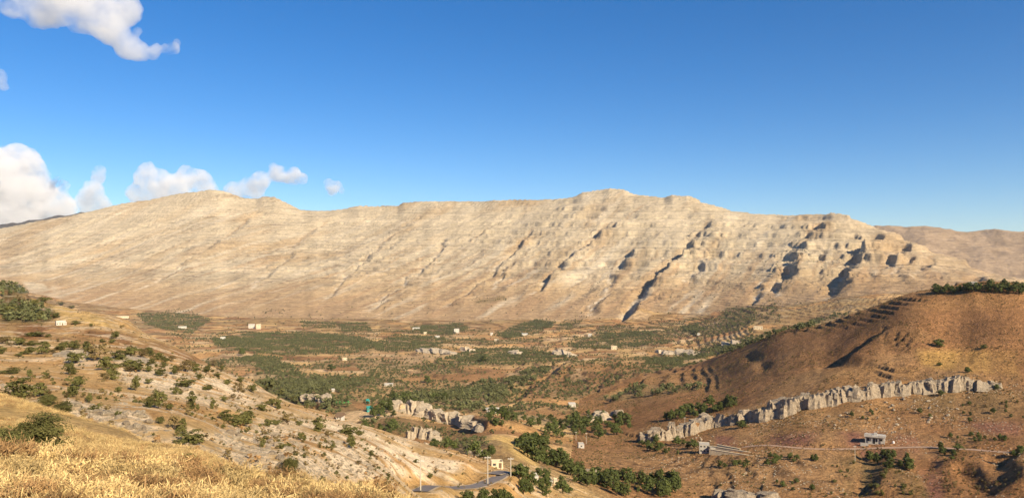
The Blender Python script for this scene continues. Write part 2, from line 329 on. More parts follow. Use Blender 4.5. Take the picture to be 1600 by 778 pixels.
def roadbed(px, half):
    g3 = np.array([hit(u, v, 120)[:3] for u, v in px]); z = g3[:, 2].copy()
    for _ in range(3): z[1:-1] = .25 * z[:-2] + .5 * z[1:-1] + .25 * z[2:]
    g3[:, 2] = z; c = spline(g3); m, d, sg, al = polyline_field(c[:, :2], half * 6)
    # no wobble for roads: plain distance
    x = X[m]; y = Y[m]; best = np.full(x.shape, 1e9); zz = np.zeros_like(best)
    for k in range(len(c) - 1):
        p, q = c[k], c[k + 1]; dv = (q - p)[:2]; t = np.clip(((x - p[0]) * dv[0] + (y - p[1]) * dv[1]) / max(dv @ dv, 1e-6), 0, 1)
        dd = np.hypot(x - p[0] - t * dv[0], y - p[1] - t * dv[1]); cc = dd < best; best = np.where(cc, dd, best); zz = np.where(cc, p[2] + t * (q[2] - p[2]), zz)
    w = sstep(half * 3.2, half * 1.25, best); Z[m] = Z[m] * (1 - w) + (zz - .12) * w; return c
road_c = roadbed(ROAD, 2.6); track_c = roadbed(TRACK, 2.2)
Z = np.maximum(Z, -320)
PXv, PYv = dir_pix(T, Z / R)
WX = PXv + 7 * fbm(X / (.06 * R + 4), Y / (.06 * R + 4), 3, 51); WY = PYv + 3.0 * fbm(X / (.06 * R + 4), Y / (.06 * R + 4), 3, 54)
def inpoly(pts, x, y):
    pts = np.array(pts, float); c = np.zeros(x.shape, bool); n = len(pts)
    for i in range(n):
        (x1, y1), (x2, y2) = pts[i], pts[(i + 1) % n]
        if y1 == y2: continue
        c ^= ((y1 > y) != (y2 > y)) & (x < (x2 - x1) * (y - y1) / (y2 - y1) + x1)
    return c
def region(pts, zone=None, soft=0.0):
    """ground inside an outline: float mask with ragged edges"""
    p = np.array(pts, float); lo = p.min(0) - 12; hi = p.max(0) + 12
    b = (PXv > lo[0]) & (PXv < hi[0]) & (PYv > lo[1]) & (PYv < hi[1])
    if zone is not None: b &= zone
    m = np.zeros(R.shape, np.float32); x, y = WX[b], WY[b]
    if soft:
        k = 0
        for dx, dy in ((0, 0), (1, .3), (-1, -.3), (.3, .6), (-.3, -.6), (.6, -.5), (-.6, .5)): k = k + inpoly(pts, x + dx * soft, y + dy * soft)
        m[b] = k / 7.0
    else: m[b] = inpoly(pts, x, y)
    return m
TERR = np.zeros(R.shape)
def terrace(pts, d, amp, zone, a=.40, b=.62, tilt=0.0, soft=6):
    global Z
    m = region(pts, zone, soft); k = m > 0
    f = (Z[k] + tilt * X[k] + 0.10 * d * fbm(X[k] / 80, Y[k] / 50, 2, 57)) / d; f = f - np.floor(f)
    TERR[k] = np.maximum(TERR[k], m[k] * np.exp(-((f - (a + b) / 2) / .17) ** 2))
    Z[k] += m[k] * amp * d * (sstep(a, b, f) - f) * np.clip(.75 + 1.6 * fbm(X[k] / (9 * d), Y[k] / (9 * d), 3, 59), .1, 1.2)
nm = tm < 0.12
terrace([(1372, 503), (1428, 503), (1430, 546), (1372, 548)], 3.4, .95, hill)
terrace([(1368, 568), (1424, 568), (1424, 592), (1368, 592)], 2.6, .9, hill)
terrace([(1240, 515), (1330, 488), (1440, 458), (1456, 470), (1350, 505), (1250, 524)], 4.0, .8, hill | valley)
terrace([(1130, 472), (1215, 470), (1224, 506), (1118, 514)], 7, .8, ~hill & ~left)
terrace([(1000, 575), (1125, 575), (1125, 612), (985, 612)], 4, .8, hill)
terrace([(875, 700), (1050, 700), (1210, 715), (1340, 720), (1335, 778), (1000, 778), (900, 740)], 1.5, .9, R > 380, soft=10)
terrace([(560, 655), (640, 660), (780, 690), (740, 705), (600, 690), (540, 665)], 2.2, .8, ~left)
terrace([(500, 600), (640, 600), (640, 622), (500, 622)], 3.2, .8, valley)
terrace([(830, 600), (1000, 560), (990, 600), (800, 640)], 3.2, .5, ~left)
terrace([(0, 440), (60, 455), (100, 480), (95, 508), (0, 508)], 3.0, .85, left)
k = valley & (R > 700) & (tm < 0)
f = (Z[k] + .02 * X[k] + 3 * fbm(X[k] / 160, Y[k] / 160, 3, 58)) / 4.4; f = f - np.floor(f)
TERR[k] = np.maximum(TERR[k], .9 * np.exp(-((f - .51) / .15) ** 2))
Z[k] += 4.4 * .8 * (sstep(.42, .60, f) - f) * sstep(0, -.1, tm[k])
PXv, PYv = dir_pix(T, Z / R)
WX = PXv + 7 * fbm(X / (.06 * R + 4), Y / (.06 * R + 4), 3, 51); WY = PYv + 3.0 * fbm(X / (.06 * R + 4), Y / (.06 * R + 4), 3, 54)
# ------------------------------------------------------------------ ground colours (dry albedo, plus shade painted on the right hill's left flank)
C = dict(pale=(.60, .485, .32), talus=(.49, .345, .19), talusr=(.41, .26, .14), tan=(.46, .29, .13), brown=(.285, .145, .062), dbrown=(.185, .096, .046),
         red=(.27, .125, .08), gold=(.60, .40, .145), straw=(.50, .325, .14), orange=(.42, .232, .09), rock=(.74, .575, .375), greyrock=(.40, .335, .26),
         orch=(.25, .18, .085), scrub=(.125, .105, .045), ochre=(.44, .26, .08), farhill=(.11, .10, .085))
A = np.empty(R.shape + (3,), np.float32)
n1 = fbm(X / 130, Y / 130, 4, 80); n2 = fbm(X / 22, Y / 22, 4, 82); nr = fbm(X / (.012 * R + .3), Y / (.012 * R + .3), 3, 84)
def mix(m, c):
    global A
    c = np.array(C[c] if isinstance(c, str) else c, np.float32)
    A += np.asarray(m, np.float32)[..., None] * (c - A)
A[:] = C['tan']
mix(np.clip(.5 + 1.1 * n1, 0, 1) * valley * .7, 'brown')
mix(hill * np.clip(.92 + .5 * n1 + .3 * n2, 0, 1), 'brown')
mix(left * 1.0, 'straw'); mix(left * np.clip(.25 + 1.2 * n2, 0, .9) * (R > 75), 'orange')
mm = (tm > -.02) | is_back | is_far
mix(mm * 1.0, 'talus')
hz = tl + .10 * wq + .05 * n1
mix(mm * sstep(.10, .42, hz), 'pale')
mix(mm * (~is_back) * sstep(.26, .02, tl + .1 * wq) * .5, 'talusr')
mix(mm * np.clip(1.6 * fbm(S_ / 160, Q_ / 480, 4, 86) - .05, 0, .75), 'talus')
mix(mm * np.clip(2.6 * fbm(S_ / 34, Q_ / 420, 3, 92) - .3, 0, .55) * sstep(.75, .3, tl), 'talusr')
mix(GUL * mm * np.clip(.4 + 1.4 * n2, 0, 1) * sstep(.75, .35, tl), (.70, .585, .42)); mix(GUL * mm * .5 * sstep(.4, .7, tl), 'talusr')
mix(mm * np.clip(2.2 * fbm(S_ / 60, Q_ / 500, 3, 88) - .45, 0, .7), (.66, .55, .385))
mix(mm * sstep(.05, .30, T - .28 + 0 * R) * .55, 'talusr')
ly = bed / 9.0 + .35 * fbm(S_ / 120, Q_ / 120, 2, 95); li = np.floor(ly).astype(np.int64); lv = _tab[li & 511, 7] * .75 + _tab[(li // 3) & 511, 9] * .6 - .7
A *= (1 + mm * sstep(.08, .3, tl) * (.26 * lv) * np.clip(.7 + 1.3 * fbm(S_ / 200, Q_ / 200, 2, 97), .1, 1.3))[..., None]
edge = np.exp(-((ly - li - .5) / .13) ** 2) * (_tab[li & 511, 21] > .35)
A *= (1 - .42 * mm * sstep(.1, .3, tl) * edge * np.clip(.35 + 2.2 * fbm(S_ / 90, Q_ / 90, 3, 99), 0, 1))[..., None]
mix(is_back * 1.0, (.40, .29, .19)); mix(is_back * np.clip(.8 * n1, 0, .6), (.30, .21, .13)); mix(is_far * 1.0, 'farhill')
def cells(x, y, sx, sy, seed):
    px = x / sx + .35 * fbm(x / (1.6 * sx), y / (1.6 * sy), 2, seed); py = y / sy + .35 * fbm(x / (1.6 * sx), y / (1.6 * sy), 2, seed + 5)
    ix = np.floor(px).astype(np.int64); iy = np.floor(py).astype(np.int64); d1 = np.full(x.shape, 9.); d2 = np.full(x.shape, 9.); cid = np.zeros(x.shape, np.int64)
    for a in (-1, 0, 1):
        for b in (-1, 0, 1):
            jx = ix + a; jy = iy + b; d = np.hypot(jx + .15 + .7 * _tab[(jx * 7 + seed) & 511, jy & 255] - px, jy + .15 + .7 * _tab[(jx + 99 + seed) & 511, (jy * 5) & 255] - py)
            c = d < d1; d2 = np.where(c, d1, np.minimum(d2, d)); d1 = np.where(c, d, d1); cid = np.where(c, (jx * 131 + jy * 17) & 511, cid)
    return cid, d2 - d1
def plots(x, y):
    """field plots of the valley: id, closeness to the plot edge, how much is planted (0 bare .. 1 orchard)"""
    cid, ed = cells(x, y, 95, 70, 3); v = _tab[cid, 40] + 1.1 * fbm(x / 330, y / 240, 3, 45); return cid, ed, v
pc, pe, pv = plots(X[valley], Y[valley]); fx = _tab[pc, 60][:, None]
pal = np.array([C['brown'], C['tan'], C['orange'], C['straw'], C['talus']], np.float32)[(pc * 3) % 5] * (1.1 + .5 * fx)
A[valley] = A[valley] * .3 + pal * .7
k_ = sstep(.42, .55, pv)[:, None] * .6; A[valley] = A[valley] * (1 - k_) + np.array(C['orch']) * k_
A[valley] *= (1 - .22 * np.exp(-(pe / .05) ** 2))[:, None]
REG = [
 # left hill
 ([(0, 505), (90, 508), (200, 520), (300, 548), (260, 552), (120, 535), (0, 530)], 'brown', left, 4, .9),
 ([(0, 440), (70, 462), (95, 490), (70, 506), (0, 506)], 'scrub', left, 3, .75),
 ([(70, 475), (130, 485), (200, 505), (190, 512), (100, 500)], 'gold', left, 3, .7),
 ([(200, 520), (330, 560), (400, 600), (340, 580), (240, 550)], 'brown', left, 5, .7),
 ([(0, 590), (180, 600), (330, 640), (300, 660), (120, 640), (0, 612)], 'orange', left, 6, .5),
 ([(105, 545), (150, 548), (130, 568), (100, 566)], 'rock', left, 3, .8), ([(175, 550), (225, 556), (222, 568), (180, 566)], 'rock', left, 3, .8),
 ([(150, 570), (300, 575), (420, 610), (400, 640), (330, 635), (200, 600)], 'rock', left, 12, .9),
 ([(100, 622), (150, 635), (230, 645), (245, 672), (180, 676), (110, 660)], 'rock', left & ~near, 5, 1.3),
 ([(330, 672), (420, 660), (520, 690), (620, 690), (720, 725), (700, 745), (560, 745), (440, 740), (350, 705)], 'rock', left, 10, 1.2),
 ([(400, 640), (560, 660), (680, 705), (600, 700), (470, 670)], 'rock', left, 12, .9),
 ([(590, 745), (800, 735), (800, 778), (560, 778)], 'ochre', left, 5, .35),
 ([(745, 690), (775, 678), (830, 690), (840, 730), (815, 728), (780, 705)], 'gold', R < 500, 3, .9),
 ([(800, 730), (900, 735), (960, 778), (820, 778)], 'straw', R < 420, 4, .6),
 ([(35, 440), (70, 443), (80, 452), (45, 454)], 'pale', ~left, 2, .9), ([(82, 446), (105, 448), (108, 455), (85, 455)], 'pale', ~left, 2, .9),
 # valley fields
 ([(640, 580), (720, 572), (800, 575), (805, 590), (760, 600), (700, 602), (630, 600)], (.36, .195, .085), valley, 4, .9),
 ([(700, 520), (740, 510), (800, 505), (800, 520), (720, 524)], (.42, .25, .115), ~left & ~hill, 3, .7),
 ([(640, 545), (700, 535), (715, 540), (690, 552)], (.42, .25, .115), valley, 3, .7),
 ([(400, 500), (470, 495), (480, 508), (400, 510)], 'straw', ~left & ~hill, 3, .7), ([(480, 515), (535, 510), (530, 522), (480, 525)], 'straw', valley, 3, .6),
 ([(500, 605), (640, 600), (640, 620), (510, 622)], 'straw', valley, 4, .7),
 ([(560, 548), (680, 550), (720, 562), (600, 575), (520, 570)], 'talus', valley, 6, .6),
 ([(800, 640), (830, 605), (870, 575), (1000, 562), (1010, 575), (960, 605), (910, 632), (850, 640)], (.37, .205, .09), ~left, 4, .85),
 ([(830, 600), (870, 575), (1000, 562), (960, 580)], 'orange', ~left, 6, .45),
 ([(960, 545), (990, 545), (1005, 565), (975, 565)], 'straw', ~left, 2, .8),
 # right hill
 ([(1120, 560), (1220, 515), (1330, 490), (1425, 468), (1425, 540), (1300, 575), (1190, 600), (1120, 605)], 'dbrown', hill, 10, .75),  # flank turned from the sun: its dim grazing shade painted into the soil colour
 ([(1000, 580), (1120, 578), (1120, 605), (1000, 612)], (.36, .205, .09), hill, 4, .7),
 ([(1420, 470), (1600, 458), (1600, 480), (1430, 485)], 'orange', hill, 8, .35),
 ([(1430, 545), (1600, 548), (1600, 590), (1500, 580), (1440, 570)], 'ochre', hill, 6, .7),
 ([(1480, 500), (1600, 490), (1600, 530), (1480, 530)], 'dbrown', hill, 12, .5),
 ([(1300, 575), (1440, 570), (1420, 595), (1280, 605), (1200, 620)], 'orange', hill, 5, .5),
 ([(1030, 600), (1200, 600), (1170, 625), (1060, 640), (980, 640), (930, 632)], 'brown', hill, 6, .5),
 ([(1120, 680), (1175, 683), (1175, 697), (1120, 697)], 'red', hill, 2, .95),
 ([(1200, 680), (1290, 672), (1400, 676), (1470, 695), (1400, 700), (1200, 698)], 'red', hill, 5, .8),
 ([(1500, 660), (1600, 655), (1600, 680), (1540, 676)], 'red', hill, 6, .7),
 ([(1340, 705), (1400, 700), (1460, 702), (1475, 778), (1450, 778), (1430, 730), (1350, 720)], 'red', hill, 4, .9),
 ([(1345, 715), (1400, 712), (1440, 745), (1450, 778), (1345, 778)], 'scrub', hill, 6, .55),
 ([(1465, 720), (1560, 740), (1560, 778), (1470, 778)], 'dbrown', hill, 8, .5),
 ([(1420, 610), (1600, 600), (1600, 650), (1440, 650)], 'scrub', hill, 18, .35),
 ([(1200, 650), (1400, 620), (1400, 660), (1220, 680)], 'orange', hill, 10, .4),
 ([(1290, 715), (1340, 715), (1330, 778), (1295, 778)], 'scrub', hill, 6, .6),
 ([(880, 700), (1050, 705), (1190, 725), (1290, 725), (1290, 778), (1000, 770), (900, 735)], 'brown', R > 380, 8, .6),
 ([(1100, 722), (1180, 728), (1180, 742), (1090, 738)], 'straw', hill, 6, .5),
]
ORCH = [  # outlines of planted or wooded ground: (outline, zone, row spacing, tree spacing, size, fill)
 ([(215, 490), (290, 482), (330, 500), (300, 521), (260, 517), (225, 506)], 'v', 9, 7, 5, .8),
 ([(330, 527), (420, 520), (560, 525), (600, 540), (560, 552), (440, 556), (380, 550), (340, 542)], 'v', 7, 5.5, 4.2, .86),
 ([(580, 541), (620, 523), (700, 528), (690, 541), (640, 549), (590, 549)], 'v', 7, 5, 4, .9),
 ([(640, 511), (720, 505), (735, 513), (700, 525), (660, 521)], 'v', 7, 5.5, 4.2, .9),
 ([(530, 505), (575, 505), (580, 518), (535, 519)], 'v', 7, 5.5, 4.2, .9), ([(470, 501), (530, 505), (525, 513), (475, 513)], 'v', 8, 6, 4.2, .7),
 ([(405, 484), (445, 482), (450, 491), (415, 492)], 'v', 8, 6, 4.5, .7),
 ([(385, 556), (445, 558), (430, 572), (370, 566)], 'v', 6, 5, 3.8, .9),
 ([(400, 572), (450, 566), (480, 590), (560, 592), (600, 586), (570, 604), (500, 612), (430, 620), (400, 602)], 'v', 6.5, 5, 4.5, .8),
 ([(430, 600), (500, 600), (560, 640), (520, 650), (450, 625)], 'v', 7, 6, 5, .75),
 ([(740, 546), (800, 545), (880, 553), (905, 562), (830, 572), (760, 570), (700, 575), (675, 566)], 'v', 6.5, 5, 4.2, .8),
 ([(770, 524), (810, 508), (845, 498), (870, 504), (840, 522), (800, 530)], 'v', 8, 6, 5, .9),
 ([(868, 508), (905, 491), (922, 496), (892, 513)], 'v', 9, 7, 4.5, .75), ([(740, 470), (790, 462), (792, 470), (745, 474)], 'm', 12, 9, 5, .5), ([(830, 500), (865, 498), (862, 513), (835, 515)], 'v', 8, 6, 5, .8),
 ([(925, 521), (1020, 517), (1040, 524), (940, 531)], 'v', 7, 5.5, 4.5, .85), ([(885, 535), (1000, 530), (1060, 533), (1010, 543), (900, 546)], 'v', 7, 5.5, 4.5, .75),
 ([(1065, 514), (1090, 508), (1100, 516), (1085, 524)], 'v', 6, 6, 7, .8),
 ([(1010, 560), (1090, 558), (1060, 572), (1010, 573)], 'v', 6, 5, 4, .9),
 ([(1132, 481), (1214, 474), (1220, 505), (1122, 511)], 'm', 14, 5.5, 4.6, .85),
 ([(1060, 555), (1140, 533), (1230, 514), (1240, 517), (1150, 549), (1090, 562)], 'v', 7, 6, 5, .8), ([(1240, 514), (1300, 490), (1330, 489), (1300, 500), (1250, 516)], 'v', 6, 6, 6, .8),
 ([(690, 625), (745, 600), (800, 590), (830, 578), (868, 572), (850, 590), (800, 622), (750, 640), (700, 640)], 'v', 6, 5.5, 6, .75),
 ([(930, 624), (965, 608), (1000, 600), (1110, 605), (1080, 613), (1000, 620), (960, 627)], 'h', 5.5, 5, 5, .9),
 ([(480, 566), (560, 560), (640, 566), (640, 574), (560, 572), (490, 578)], 'v', 9, 8, 4, .5),
 ([(640, 566), (720, 574), (700, 582), (650, 580)], 'v', 8, 7, 4.5, .55),
 ([(600, 632), (650, 612), (720, 615), (760, 608), (740, 628), (680, 632)], 'v', 8, 7, 6, .55),
 ([(598, 657), (640, 662), (700, 670), (770, 692), (740, 703), (690, 692), (620, 674)], 'v', 5, 2.6, 1.9, 1.2),
 ([(0, 443), (35, 446), (45, 458), (0, 464)], 'l', 5, 4.5, 4.5, .9), ([(0, 475), (60, 482), (90, 500), (60, 505), (0, 504)], 'l', 6, 3.5, 3.6, .95),
]
ZONES = dict(v=valley, h=hill, l=left, m=~left & ~hill)
rag2 = np.clip(.78 + 1.5 * fbm(X / (.02 * R + 1), Y / (.02 * R + 1), 4, 87), .0, 1.15); rag3 = np.clip(.66 + 2.4 * fbm(X / 7, Y / 3.4, 4, 89), 0, 1.1)
for pts, c, z, so, a in REG: mix(np.clip(region(pts, z, so) * a * (rag3 if c == 'rock' else rag2), 0, 1), c)
mix(left * (R > 80) * np.clip(3.0 * fbm(X / 9, Y / 4, 4, 91) - .35, 0, .5), 'rock')
orch_mask = np.zeros(R.shape, np.float32)
for o in ORCH:
    m = region(o[0], ZONES[o[1]], 1.5); orch_mask = np.maximum(orch_mask, m); mix(m * .6, 'orch')
mix((R < 90) * left * np.clip(.35 + 1.2 * n2, 0, .7), 'gold')
mix(region([(900, 705), (1050, 705), (1210, 718), (1340, 720), (1335, 778), (1000, 778), (910, 738)], R > 380, 14) * .55, (.40, .235, .105))
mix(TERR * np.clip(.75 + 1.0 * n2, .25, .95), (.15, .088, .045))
A *= (1 + .18 * nr + .10 * n2)[..., None]
A = np.clip(A, .01, .8)
# ------------------------------------------------------------------ materials
def nd(nt, t, **kw):
    n = nt.nodes.new(t)
    for k, v in kw.items():
        if k in n.inputs: n.inputs[k].default_value = v
        else: setattr(n, k, v)
    return n
def newmat(name, rough=.9, spec=.15):
    m = bpy.data.materials.new(name); m.use_nodes = True; nt = m.node_tree; b = nt.nodes['Principled BSDF']
    b.inputs['Roughness'].default_value = rough; b.inputs['Specular IOR Level'].default_value = spec
    return m, nt, b
def ground_mat(name, scales, bump, beds=False):
    m, nt, b = newmat(name, .95, .05); lk = nt.links.new
    at = nd(nt, 'ShaderNodeVertexColor', layer_name='albedo'); tc = nd(nt, 'ShaderNodeTexCoord')
    val = None
    for sc_, lo, hi in scales:
        mp = nd(nt, 'ShaderNodeMapping'); lk(tc.outputs['Object'], mp.inputs[0])
        mp.inputs['Scale'].default_value = sc_ if isinstance(sc_, tuple) else (sc_,) * 3
        nz = nd(nt, 'ShaderNodeTexNoise', Scale=1.0, Detail=6.0, Roughness=.65); lk(mp.outputs[0], nz.inputs['Vector'])
        mr = nd(nt, 'ShaderNodeMapRange'); mr.inputs[1].default_value = .3; mr.inputs[2].default_value = .7
        mr.inputs[3].default_value = lo; mr.inputs[4].default_value = hi; lk(nz.outputs[0], mr.inputs[0])
        if val is None: val = mr.outputs[0]
        else:
            mu = nd(nt, 'ShaderNodeMath', operation='MULTIPLY'); lk(val, mu.inputs[0]); lk(mr.outputs[0], mu.inputs[1]); val = mu.outputs[0]
    sc2 = nd(nt, 'ShaderNodeVectorMath', operation='SCALE'); lk(at.outputs['Color'], sc2.inputs[0]); lk(val, sc2.inputs['Scale'])
    lk(sc2.outputs[0], b.inputs['Base Color'])
    bp = nd(nt, 'ShaderNodeBump', Strength=bump[0], Distance=bump[1]); lk(val, bp.inputs['Height']); lk(bp.outputs[0], b.inputs['Normal'])
    return m
MAT = {}
MAT['near'] = ground_mat('dry_slope_soil', [(.9, .62, 1.32), (.16, .78, 1.22), (5.0, .72, 1.26)], (.8, .35))
MAT['valley'] = ground_mat('valley_soil', [(.22, .62, 1.34), (.035, .82, 1.2), (.7, .62, 1.34)], (.8, 1.2))
MAT['mtn'] = ground_mat('bedded_limestone', [((.004, .004, .13), .86, 1.12), ((.010, .010, .34), .66, 1.18), (.06, .80, 1.18), ((.05, .05, .9), .80, 1.18)], (1.0, 5.0))
# ------------------------------------------------------------------ ground meshes
def struct(o): o['kind'] = 'structure'; return o
def grid_mesh(name, j0, j1, mat):
    n = j1 - j0; V = np.stack([X[:, j0:j1], Y[:, j0:j1], Z[:, j0:j1]], -1).reshape(-1, 3)
    me = bpy.data.meshes.new(name); me.vertices.add(len(V)); me.vertices.foreach_set('co', V.astype(np.float32).ravel())
    i, j = np.meshgrid(np.arange(NT - 1), np.arange(n - 1), indexing='ij')
    a = (i * n + j).ravel(); quads = np.stack([a, a + n, a + n + 1, a + 1], -1).astype(np.int32)
    nq = len(quads); me.loops.add(nq * 4); me.loops.foreach_set('vertex_index', quads.ravel())
    me.polygons.add(nq); me.polygons.foreach_set('loop_start', np.arange(0, nq * 4, 4, dtype=np.int32))
    me.polygons.foreach_set('use_smooth', np.ones(nq, bool))
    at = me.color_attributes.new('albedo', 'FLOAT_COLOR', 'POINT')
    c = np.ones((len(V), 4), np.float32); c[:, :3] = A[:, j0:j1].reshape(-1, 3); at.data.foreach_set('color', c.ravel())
    me.update(); me.materials.append(mat)
    o = bpy.data.objects.new(name, me); COL.objects.link(o); return struct(o)
ja = int(np.searchsorted(LR, math.log(235))); jb = int(np.searchsorted(LR, math.log(2500)))
grid_mesh('near_slope', 0, ja + 1, MAT['near']); grid_mesh('valley', ja, jb + 1, MAT['valley']); grid_mesh('mountain', jb, NR, MAT['mtn'])
# ------------------------------------------------------------------ object helpers
def tag(o, label, cat, group=None, kind=None):
    if label: o['label'] = label
    if cat: o['category'] = cat
    if group: o['group'] = group
    if kind: o['kind'] = kind
    return o
def mesh(name, V, Fc, mat, smooth=False, col=None):
    me = bpy.data.meshes.new(name); me.from_pydata([tuple(map(float, v)) for v in V], [], [tuple(map(int, f)) for f in Fc])
    if smooth: me.polygons.foreach_set('use_smooth', [True] * len(me.polygons))
    if col is not None:
        at = me.color_attributes.new('tint', 'FLOAT_COLOR', 'POINT'); c = np.ones((len(V), 4), np.float32); c[:, :3] = col; at.data.foreach_set('color', c.ravel())
    me.materials.append(mat); me.update(); return me
def link(name, me, parent=None, loc=(0, 0, 0), rot=(0, 0, 0), scale=(1, 1, 1)):
    o = bpy.data.objects.new(name, me); COL.objects.link(o); o.parent = parent
    o.location = loc; o.rotation_euler = rot; o.scale = scale; return o
def empty(name, loc, rz=0, scale=(1, 1, 1)):
    o = bpy.data.objects.new(name, None); COL.objects.link(o); o.location = loc; o.rotation_euler = (0, 0, rz); o.scale = scale; o.empty_display_size = .5; return o
def simple(name, c1, c2, scale=3.0, rough=.9, spec=.15, bump=0.0, rnd=0.0, dist=.05):
    m, nt, b = newmat(name, rough, spec); lk = nt.links.new
    tc = nd(nt, 'ShaderNodeTexCoord'); nz = nd(nt, 'ShaderNodeTexNoise', Scale=scale, Detail=5.0, Roughness=.6); lk(tc.outputs['Object'], nz.inputs['Vector'])
    mr = nd(nt, 'ShaderNodeMapRange'); mr.inputs[1].default_value = .32; mr.inputs[2].default_value = .68; lk(nz.outputs[0], mr.inputs[0])
    mx = nd(nt, 'ShaderNodeMix', data_type='RGBA'); lk(mr.outputs[0], mx.inputs[0]); mx.inputs[6].default_value = (*c1, 1); mx.inputs[7].default_value = (*c2, 1)
    out = mx.outputs[2]
    if rnd:
        oi = nd(nt, 'ShaderNodeObjectInfo'); m2 = nd(nt, 'ShaderNodeMapRange'); m2.inputs[3].default_value = 1 - rnd; m2.inputs[4].default_value = 1 + rnd; lk(oi.outputs['Random'], m2.inputs[0])
        hs = nd(nt, 'ShaderNodeVectorMath', operation='SCALE'); lk(out, hs.inputs[0]); lk(m2.outputs[0], hs.inputs['Scale']); out = hs.outputs[0]
    lk(out, b.inputs['Base Color'])
    if bump:
        bp = nd(nt, 'ShaderNodeBump', Strength=bump, Distance=dist); lk(nz.outputs[0], bp.inputs['Height']); lk(bp.outputs[0], b.inputs['Normal'])
    return m
def rockmat(name, c1, c2):
    m, nt, b = newmat(name, .93, .08); lk = nt.links.new; ge = nd(nt, 'ShaderNodeNewGeometry'); oi = nd(nt, 'ShaderNodeObjectInfo'); hs = []
    for sc_ in ((.9, .9, .16), (.35, .35, .9), (2.4, 2.4, 2.0)):
        mp = nd(nt, 'ShaderNodeMapping'); mp.inputs['Scale'].default_value = sc_; lk(ge.outputs['Position'], mp.inputs[0]); nz = nd(nt, 'ShaderNodeTexNoise', Scale=1.0, Detail=6.0, Roughness=.7); lk(mp.outputs[0], nz.inputs['Vector']); hs.append(nz.outputs[0])
    a1 = nd(nt, 'ShaderNodeMath', operation='ADD'); lk(hs[0], a1.inputs[0]); lk(hs[1], a1.inputs[1]); a2 = nd(nt, 'ShaderNodeMath', operation='ADD'); lk(a1.outputs[0], a2.inputs[0]); lk(hs[2], a2.inputs[1])
    mr = nd(nt, 'ShaderNodeMapRange'); mr.inputs[1].default_value = 1.15; mr.inputs[2].default_value = 1.8; lk(a2.outputs[0], mr.inputs[0])
    mx = nd(nt, 'ShaderNodeMix', data_type='RGBA'); lk(mr.outputs[0], mx.inputs[0]); mx.inputs[6].default_value = (*c1, 1); mx.inputs[7].default_value = (*c2, 1)
    lk(mx.outputs[2], b.inputs['Base Color']); bp = nd(nt, 'ShaderNodeBump', Strength=1.0, Distance=.9); lk(a2.outputs[0], bp.inputs['Height']); lk(bp.outputs[0], b.inputs['Normal']); return m
MAT['olive'] = simple('olive_leaves', (.065, .066, .02), (.165, .15, .048), .9, .8, .1, rnd=.25)
MAT['green'] = simple('green_leaves', (.045, .06, .017), (.12, .132, .038), .9, .8, .1, rnd=.25)
MAT['orchard'] = simple('orchard_leaves', (.08, .088, .036), (.17, .165, .07), .5, .8, .1, rnd=.3)
MAT['dryleaf'] = simple('dusty_scrub', (.13, .095, .04), (.24, .175, .075), 2, .9, .05, rnd=.35)
MAT['bark'] = simple('bark', (.10, .07, .045), (.19, .14, .09), 4, .95, .05, .4)
MAT['straw'] = simple('dry_straw', (.34, .225, .09), (.68, .51, .235), 1.3, .9, .08, rnd=.4)
MAT['twig'] = simple('dry_twigs', (.20, .115, .055), (.42, .26, .11), 2.5, .95, .05, rnd=.25)
MAT['rock'] = rockmat('grey_limestone', (.24, .185, .125), (.50, .40, .28))
MAT['palerock'] = rockmat('pale_limestone', (.34, .265, .175), (.58, .475, .335))
# ------------------------------------------------------------------ plants
def leaves(P, N, size, rng, jit=.55, aspect=.55):
    """diamond leaves at points P facing roughly along N"""
    n = len(P); N = N + rng.normal(0, jit, (n, 3)); N /= np.linalg.norm(N, axis=1)[:, None] + 1e-9
    a = np.cross(N, rng.normal(0, 1, (n, 3))); a /= np.linalg.norm(a, axis=1)[:, None] + 1e-9; b = np.cross(N, a)
    s = (size * rng.uniform(.6, 1.4, n))[:, None]
    V = np.stack([P - a * s, P - b * s * aspect + N * s * .15, P + a * s, P + b * s * aspect + N * s * .15], 1).reshape(-1, 3)
    k = np.arange(n) * 4; return V, np.stack([k, k + 1, k + 2, k + 3], 1)
def crown_mesh(name, mat, seed, n_leaf, n_clump, leaf, squash=.8, low=.12, conic=0.0):
    """unit crown: radius about .5, height 0..1; clumps of leaves with gaps between them"""
    rng = np.random.default_rng(seed); C0 = []
    while len(C0) < n_clump:
        p = rng.uniform(-1, 1, 3)
        d = np.linalg.norm(p)
        if d < 1 and d > .15: C0.append(p)
    C0 = np.array(C0); lob = 1 + .25 * np.sin(3 * np.arctan2(C0[:, 1], C0[:, 0]) + rng.uniform(0, 6))
    C0 = C0 * np.c_[lob * .36, lob * .36, np.full(n_clump, (1 - low) * .40)]
    C0[:, 2] += low + (1 - low) * .5
    if conic: C0[:, :2] *= (1 - conic * (C0[:, 2:3] - low))
    cr = rng.uniform(.12, .21, n_clump); idx = rng.integers(0, n_clump, n_leaf)
    d = rng.normal(0, 1, (n_leaf, 3)); d /= np.linalg.norm(d, axis=1)[:, None]; d[:, 2] = np.where(d[:, 2] < -.3, -d[:, 2], d[:, 2])
    P_ = C0[idx] + d * (cr[idx] * rng.uniform(.5, 1.1, n_leaf))[:, None] * np.array([1, 1, squash])
    N_ = d * .7 + (P_ - np.array([0, 0, .45])) * 1.2
    V, Fc = leaves(P_, N_, leaf, rng); return mesh(name, V, Fc, mat)
